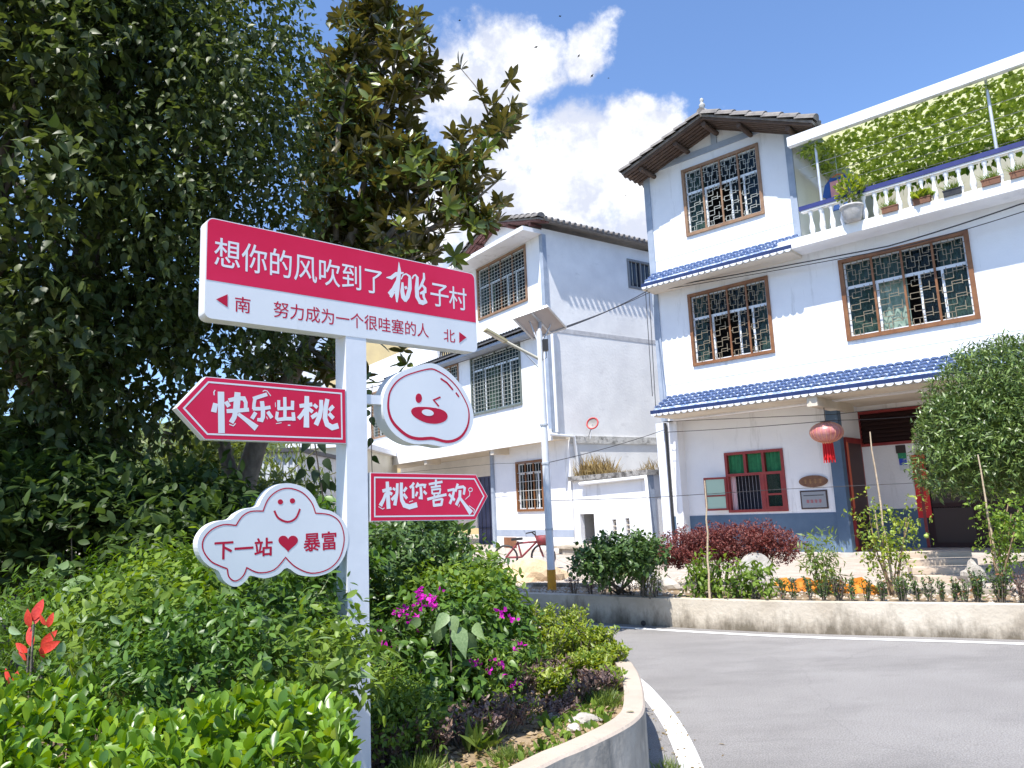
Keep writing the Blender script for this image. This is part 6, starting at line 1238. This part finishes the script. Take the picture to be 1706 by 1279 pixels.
# --- right of the post
shrub('broadleaf_bush', px_blobs([(680, 930, 6.6, 70, 60, .6), (640, 960, 6., 40, 70, .5), (720, 925, 7.2, 50, 40, .5), (760, 965, 6.6, 65, 42, .5)]), 1700, 6, .20, .062, 'fine', lf_shrub, 'dark green leafy bush just right of the signpost under the right arrow board')
shrub('broadleaf_bush', px_blobs([(800, 985, 6.3, 58, 38, .45), (770, 1015, 5.9, 60, 42, .45), (700, 1000, 6.0, 60, 40, .4), (765, 945, 6.6, 22, 22, .2)]), 1000, 6, .18, .075, 'fine', lf_weed, 'bright green leafy bush spilling towards the road wall in mid bed')
shrub('elder_plant', px_blobs([(700, 880, 7.4, 40, 30, .3)]), 60, 5, .25, .16, 'heart', lf_boug, 'tall plant with large dark leaves rising below the right arrow board', stems=4)
bou = px_blobs([(700, 1070, 5.2, 85, 70, .45), (780, 1060, 5.4, 80, 70, .45), (650, 1110, 4.8, 40, 80, .35), (760, 1130, 4.9, 85, 50, .4), (840, 1060, 5.8, 40, 50, .3), (680, 1170, 4.4, 65, 40, .3)])
BV = shrub('bougainvillea', bou, 1500, 6, .17, .06, 'drop', lf_boug, 'bougainvillea with magenta flowers right of the white signpost', 'bougainvillea', .3, .1)
Pf = []
for (x, y, k_, r) in ((712, 1000, 26, 16), (700, 985, 12, 8), (722, 1010, 14, 10), (680, 1024, 26, 16), (665, 1022, 12, 8), (835, 1110, 22, 13), (853, 1143, 10, 9), (837, 1020, 8, 8), (853, 1028, 10, 8), (732, 1145, 6, 7), (786, 1104, 8, 9), (668, 1130, 8, 9), (705, 1125, 6, 8), (655, 1080, 8, 8), (636, 1062, 6, 9), (715, 1090, 6, 8), (640, 1070, 5, 6), (792, 1105, 6, 6), (735, 1155, 5, 6), (640, 1095, 6, 6), (865, 1075, 4, 6)):
    dep = 4.75 if y > 1090 else 4.85
    for _ in range(max(3, int(k_*.5))): Pf.append(D(x+RNG.normal()*r*.6, y+RNG.normal()*r*.6, dep+RNG.normal()*.08))
Pf = np.array(Pf); PP = np.repeat(Pf, 3, 0)+RNG.normal(size=(len(Pf)*3, 3))*.008; n = len(PP)
fol(leafmesh('flowers', wl(BV, PP), ball(n)+[0, 0, .4], ball(n), RNG.uniform(.022, .036, n), 'heart', fl_mag), 'flowers', BV, 'stuff')
# drooping broad leaves in the middle of the bougainvillea
SQ = plant('broad_leaved_vine', D(745, 1080, 4.7)*np.array([1, 1, 0])+np.array([0, 0, .36]), 'pale broad wilted leaves drooping in front of the bougainvillea', 'vine')
bl1 = leafmesh('leaf', np.zeros((1, 3)), np.array([[0, 0, -1.]]), np.array([[0, -1., .3]]), 1., 'drop', mat('wilted_leaf', (.12, .19, .07), .45, (.2, .28, .12), 14))
for (x, y, L_, a) in ((735, 1035, 46, .3), (760, 1045, 50, -.2), (775, 1055, 40, -.5), (722, 1085, 44, .2), (745, 1022, 36, .6), (790, 1040, 34, -.8), (715, 1115, 30, .3), (700, 1030, 30, .9), (755, 1025, 34, -.1)): link('leaf', bl1, SQ, wl(SQ, [D(x, y, 4.65)])[0], (random.uniform(-.7, .2), a, random.uniform(-.5, .5)), L_*4.65/FPX)
stemto(SQ, 750, 1030, 4.7, .006)
for i, (x, y, dep, rp, hp2, lab) in enumerate(((930, 1085, 6.4, 30, 130, 'tallest yellow green shrub at the back of the bed near the road'), (905, 1100, 6.0, 35, 110, 'yellow green shrub next to the bougainvillea'), (965, 1090, 6.2, 32, 90, 'yellow green shrub with thin upright shoots in mid row'), (1000, 1085, 6.2, 28, 80, 'light green shrub near the planter corner'), (1022, 1105, 5.9, 20, 60, 'rightmost light green shrub against the planter rim'), (955, 1130, 5.6, 30, 70, 'yellowest low shrub in the middle of the bed'), (990, 1125, 5.6, 30, 70, 'light green low shrub in front of the rightmost group'), (920, 1165, 5.0, 22, 90, 'thin yellow leaved seedling among purple shrubs'), (885, 1065, 6.6, 30, 110, 'yellow green shrub furthest back beside the bougainvillea'), (950, 1070, 6.6, 26, 110, 'narrow upright yellow green shoots at the back of the bed'), (1015, 1150, 5.2, 22, 60, 'green and yellow seedling leaning over the planter rim'))):
    upright('boxwood_shrub', x, y, dep, rp, hp2, lab, lf_yel, 1100, .036, 24, 'yellow green shrubs in the near bed')
shrub('weedy_plant', px_blobs([(650, 1165, 4.1, 35, 45, .25), (690, 1195, 4.0, 45, 35, .25), (640, 1215, 3.9, 25, 30, .2)]), 800, 5, .10, .034, 'fine', lf_weed, 'light green small leaved weeds beside the lower part of the signpost', 'weeds')
shrub('weedy_plant', px_blobs([(820, 1130, 4.9, 40, 45, .25), (870, 1110, 5.4, 30, 40, .25)]), 500, 5, .10, .036, 'fine', lf_weed, 'light green weeds between the bougainvillea and the purple shrubs', 'weeds')
for i, (x, y, dep, rp, hp2, lab) in enumerate(((860, 1150, 5.1, 45, 90, 'purple leaved shrub nearest the bougainvillea'), (905, 1140, 5.4, 40, 80, 'purple leaved shrub behind the yellow seedling'), (960, 1165, 5.0, 45, 80, 'purple leaved shrub in the middle of the near bed'), (1000, 1160, 5.1, 25, 80, 'purple leaved shrub by the planter rim'), (840, 1200, 4.4, 50, 70, 'purple brown shrub low in the bed'), (780, 1215, 4.2, 50, 60, 'purple brown shrub left of the bare soil'), (700, 1230, 4.0, 50, 60, 'dark purple shrub right of the signpost foot'), (640, 1240, 3.85, 25, 60, 'dark purple shrub touching the signpost foot'), (930, 1200, 4.7, 30, 50, 'small purple shrub beside the white stone'))):
    upright('purple_shrub', x, y, dep, rp, hp2, lab, lf_pur, 800, .032, 26, 'purple shrubs in the near bed')
for i, (x, y, dep, rp, hp2, lab) in enumerate(((1010, 1180, 4.9, 25, 30, 'bright green grass tuft inside the planter corner'), (700, 1270, 3.75, 30, 40, 'bright green ferny tuft at the bottom beside the post'), (845, 1265, 3.95, 25, 25, 'green grass tuft near the bottom of the bed'), (795, 1235, 4.1, 18, 60, 'spiky pale green plant in the bare soil'), (1115, 1272, 4.8, 22, 14, 'small green weed growing at the road edge'))):
    b = D(x, y, dep); zg = .36 if i < 4 else .0; ro = plant('grass_tuft', (b[0], b[1], zg), lab, 'grass tuft'); n = 420 if i < 3 else (60 if i == 3 else 160); R_ = rp*dep/FPX
    P = np.stack([RNG.normal(size=n)*R_*.5, RNG.normal(size=n)*R_*.5, np.zeros(n)], 1); fol(leafmesh('foliage', P, P*[4, 4, 0]+RNG.normal(size=(n, 3))*.35+[0, 0, .8], ball(n), RNG.uniform(.4, 1., n)*max(.08, hp2*dep/FPX), 'blade' if i != 3 else 'lance', lf_grass), 'foliage', ro)
n = 6000; P = np.stack([RNG.uniform(-1.4, .7, n), RNG.uniform(3.3, 6.4, n), np.full(n, .362)], 1); lim = np.interp(P[:, 1], ky[ordr], kx[ordr]); P = P[(P[:, 0] < lim-.03) & (np.sin(P[:, 0]*5)+np.sin(P[:, 1]*4) > -.5)]; n = len(P)
o = fol(leafmesh('ground_cover', P, RNG.normal(size=(n, 3))*.8+[0, 0, .7], ball(n), RNG.uniform(.02, .07, n), 'oval', lf_weed), 'ground_cover', None); o['kind'] = 'stuff'; o['label'] = 'low green weeds over the soil of the near bed'
P = np.stack([RNG.uniform(-1.2, .6, 2200), RNG.uniform(3.4, 5.8, 2200), np.full(2200, .368)], 1); P = P[P[:, 0] < np.interp(P[:, 1], ky[ordr], kx[ordr])-.04]; n = len(P)
o = fol(leafmesh('dry_litter', P, RNG.normal(size=(n, 3))*[1, 1, .3], np.tile([0, 0, 1.], (n, 1)), RNG.uniform(.02, .05, n), 'oval', lf_dry), 'dry_litter', None); o['kind'] = 'stuff'; o['label'] = 'dry leaf litter on the soil of the near bed'
# --- planting strip beyond the road
def depw(x, m=.3): return float(np.interp(x, [(853+FPX*p[0]/p[1]) for p in fw[::1]], [p[1] for p in fw]))+m
RB = shrub('round_shrub', px_blobs([(1010, 930, 9.9, 55, 24, .5), (1055, 928, 9.9, 45, 24, .5), (985, 940, 9.8, 28, 22, .4)]), 1100, 5, .12, .075, 'oval', lf_shrub, 'round clipped green shrub with bare stems right of the lamp post', stems=0, zg=.335)
mb = MB(); l0 = wl(RB, [G(1035, 988, .335)])[0]
for x in (960, 975, 990, 1005, 1020, 1040, 1055, 1070, 1085): limb(mb, l0+np.array([RNG.normal()*.08, RNG.normal()*.08, 0]), wl(RB, [D(x, 940, 9.9)])[0], .017, .008, .06, 6)
mb.build('stems', barkl, RB)
shrub('leafy_plant', px_blobs([(1075, 925, 10.2, 14, 25, .2), (1080, 950, 10, 12, 25, .2)]), 130, 5, .15, .085, 'lance', lf_grass, 'light green willowy plant between the round shrub and the maroon shrub', zg=.335)
LR = shrub('maroon_shrub', px_blobs([(1130, 912, 11.2, 38, 28, .45), (1180, 908, 11.2, 45, 28, .5), (1235, 906, 11.2, 50, 28, .5), (1290, 906, 11.2, 40, 28, .45), (1110, 930, 11.1, 25, 15, .3)]), 6200, 5, .06, .036, 'diam', lf_red, 'wide flat topped maroon leaved shrub in front of the right house', stems=0, zg=.3)
mb = MB(); l0 = wl(LR, [G(1210, 982, .3)])[0]
for x in (1130, 1150, 1175, 1195, 1215, 1240, 1265, 1290): limb(mb, l0+np.array([(x-1210)*.004, RNG.normal()*.08, 0]), wl(LR, [D(x, 920, 11.2)])[0], .02, .01, .06, 6)
mb.build('stems', barkm, LR)
for i, (x, y, rx, ry, lab) in enumerate(((1165, 965, 26, 26, 'pepper plant left of the tall bamboo stake'), (1190, 955, 22, 32, 'pepper plant around the base of the bamboo stake'), (1225, 960, 26, 30, 'pepper plant with drooping leaves right of the bamboo stake'), (1262, 965, 26, 30, 'rightmost drooping pepper plant beside the white sack'))):
    shrub('pepper_plant', px_blobs([(x, y, depw(x, .5), rx, ry, .25)]), 60, 5, .17, .085, 'fine', lf_weed, lab, 'pepper plant', .5, .0, group='pepper plants behind the road wall', zg=.335)
upright('yellow_weed', 1072, 965, depw(1072, .4), 14, 60, 'thin yellowing weed below the willowy plant', lf_yel, 260, .05, 9, zg=.335)
for i, (x, lab) in enumerate(((955, 'sparse dry purple twigs right of the lamp foot'), (1005, 'thin reddish twigs in front of the round shrub'), (1050, 'small red leaved seedling at the round shrub foot'), (985, 'tuft of brown stalks in the pale rubble'), (1090, 'low brown weed by the pale boulder'), (1395, 'thin brown weed between two seedlings'), (1500, 'dark green dwarf shrub at the start of the right hand seedlings'))):
    upright('dry_weed', x, 975, depw(x, .35), 14, 34, lab, lf_pur if i != 6 else lf_shrub, 200, .03, 12, zg=.335)
for (x, h_, lab) in ((1365, 92, 'spindly willow leaved plant standing before the blue column'),):
    shrub('willowy_plant', px_blobs([(x, 915, 9.7, 18, 22, .2), (x-6, 945, 9.7, 14, 25, .2), (x+12, 945, 9.7, 14, 20, .2)]), 110, 6, .2, .10, 'lance', lf_grass, lab, 'plant', .3, .2, zg=.335)
# tomato plants with fruit
def tomato(x, y0, y1, wpx, dep, lab, nst=5):
    b = D(x, 1000, dep); root = plant('tomato_plant', (b[0], b[1], .335), lab, 'tomato plant'); mb = MB(); tips = []
    for i in range(nst):
        e1 = wl(root, [D(x+RNG.uniform(-wpx, wpx), RNG.uniform(y0, y1), dep+RNG.normal()*.12)])[0]; pts = limb(mb, (RNG.normal()*.03, RNG.normal()*.03, 0), e1, .012, .006, .08, 5, 6); tips += [pts[k_] for k_ in (3, 4, 5, 6)]+[pts[6]]*2
    mb.build('stems', mat('dry_stem', (.28, .19, .11), .9), root); tips = np.array([p+RNG.normal(size=3)*.10 for p in tips for _ in range(6)]); PP, YY, ZZ = sprays(tips, ball(len(tips))*[1, 1, .4], 5, .13, -.1, .5, .4); n = len(PP)
    fol(leafmesh('foliage', PP, YY, ZZ, RNG.uniform(.03, .06, n), 'oval', lf_yel if x < 1600 else lf_weed), 'foliage', root)
    fr = MB().lathe([(.0, -.03), (.02, -.026), (.033, -.005), (.03, .018), (.012, .028), (0, .026)], n=10).mesh('tomato', mat('green_tomato', (.35, .45, .08), .3))
    for _ in range(6): t_ = tips[RNG.integers(len(tips))]; link('tomato', fr, root, t_+np.array([0, 0, -.05]), None, .85)
    return root
tomato(1490, 850, 930, 45, 9.35, 'straggly tomato plant with green fruit on the middle bamboo stake', 8)
tomato(1672, 830, 925, 26, 9.0, 'bushier tomato plant tied to the right hand bamboo stake', 8)
def stake(x0, y0, x1, y1, dep, lab):
    a, b = D(x0, y0, dep), D(x1, y1, dep); k_ = 9; pts = [a+(b-a)*i/k_+np.array([RNG.normal()*.006, 0, 0]) for i in range(k_+1)]; pts[0][2] = .30
    return props(MB().tube(pts, [.016-.008*i/k_ for i in range(k_+1)], 7).build('bamboo_stake', bamboo), lab, 'bamboo stake', 'bamboo stakes among the vegetables')
stake(1492, 1000, 1449, 719, 9.35, 'tallest knotty bamboo stake beside the straggly tomato'); stake(1482, 990, 1457, 850, 9.4, 'short bamboo stake left of the tallest one'); stake(1668, 990, 1630, 757, 9.0, 'bamboo stake supporting the right hand tomato plant'); stake(1182, 1000, 1176, 800, 9.6, 'bamboo stake standing among the pepper plants')
ORD = ('first', 'second', 'third', 'fourth', 'fifth', 'sixth', 'seventh', 'eighth', 'ninth', 'tenth', 'eleventh', 'twelfth', 'thirteenth', 'fourteenth')
for i, x in enumerate((1302, 1322, 1350, 1371, 1396, 1418, 1442, 1468, 1502, 1528, 1548, 1568, 1590, 1605)):
    upright('hedge_seedling', x, 982+(x-1300)*.008, depw(x, .3), 8+3*random.random(), 34+12*random.random(), ORD[i]+' small evergreen seedling from the left in the row behind the road wall', lf_shrub, 170, .034, 7, 'evergreen seedlings along the road wall', 'seedling', .335)
for (x, lab, r_) in ((1625, 'bigger dark green conical seedling near the white upright stone', 13), (1664, 'bushy dark green seedling right of the white upright stone', 15), (1700, 'brown dead bush at the right edge of the photo', 22)):
    upright('hedge_seedling', x, 980, depw(x, .35), r_, 60, lab, lf_shrub if x < 1690 else lf_pur, 420, .036, 14, 'evergreen seedlings along the road wall' if x < 1690 else None, 'seedling', .335)
# --- osmanthus ball tree on the right
OT = plant('osmanthus_tree', D(1735, 900, 10.6)*np.array([1, 1, 0])+np.array([0, 0, .3]), 'dense rounded evergreen tree cut by the right edge of the photo', 'tree')
ob = px_blobs([(1720, 690, 10.6, 170, 130, 1.1), (1640, 730, 10.4, 95, 85, .8), (1600, 775, 10.3, 72, 48, .6), (1690, 765, 10.2, 120, 60, .8), (1690, 630, 10.6, 70, 60, .7), (1810, 700, 10.8, 150, 150, 1.1), (1600, 720, 10.5, 60, 60, .5)])
P, d = inblobs(clumpify(ob, 90, .16, .30)+ob*2, 15500, .74); PP, YY, ZZ = sprays(P, d, 6, .13, .4, .45, .0); n = len(PP)
fol(leafmesh('crown', wl(OT, PP), YY, ZZ, RNG.uniform(.045, .12, n), 'lance', lf_osm), 'crown', OT)
mb = MB(); limb(mb, (0, 0, 0), (0, 0, 1.3), .09, .07, .03, 9); mb.build('trunk', barkl, OT)
mb = MB(); cc = wl(OT, [D(1720, 700, 10.7)])[0]; [limb(mb, (0, 0, 1.25), cc+RNG.normal(size=3)*[.8, .5, .5], .04, .012, .08, 6) for _ in range(10)]; mb.build('limbs', barkl, OT)

# --- fallen leaves on the planter rim and at the road edge
lt = leafmesh('fallen_leaf', np.array([[0, -.5, 0]]), np.array([[0, 1., 0]]), np.array([[0, 0, 1.]]), 1., 'fine', mat('fallen_green', (.08, .13, .03), .5, (.2, .16, .05), 20))
q = G(1050, 1187, KZ); props(link('fallen_leaf', lt, None, (q[0], q[1], KZ+.008), (.1, .05, 1.1), .05), 'small green leaf lying on the rim of the curved planter', 'leaf')
n = 420; i_ = RNG.integers(0, len(kerb), n); K = np.array(kerb)[i_]; P = np.stack([K[:, 0]+RNG.normal(size=n)*.12+.16, K[:, 1]+RNG.normal(size=n)*.14-.02, np.full(n, .007)], 1); P = P[P[:, 0] > .1]; n = len(P)
o = fol(leafmesh('leaf_litter', P, RNG.normal(size=(n, 3))*[1, 1, .1], np.tile([0, 0, 1.], (n, 1))+RNG.normal(size=(n, 3))*.15, RNG.uniform(.012, .04, n), 'fine', lf_dry), 'leaf_litter', None); o['kind'] = 'stuff'; o['label'] = 'dry leaf crumbs along the foot of the planter wall'
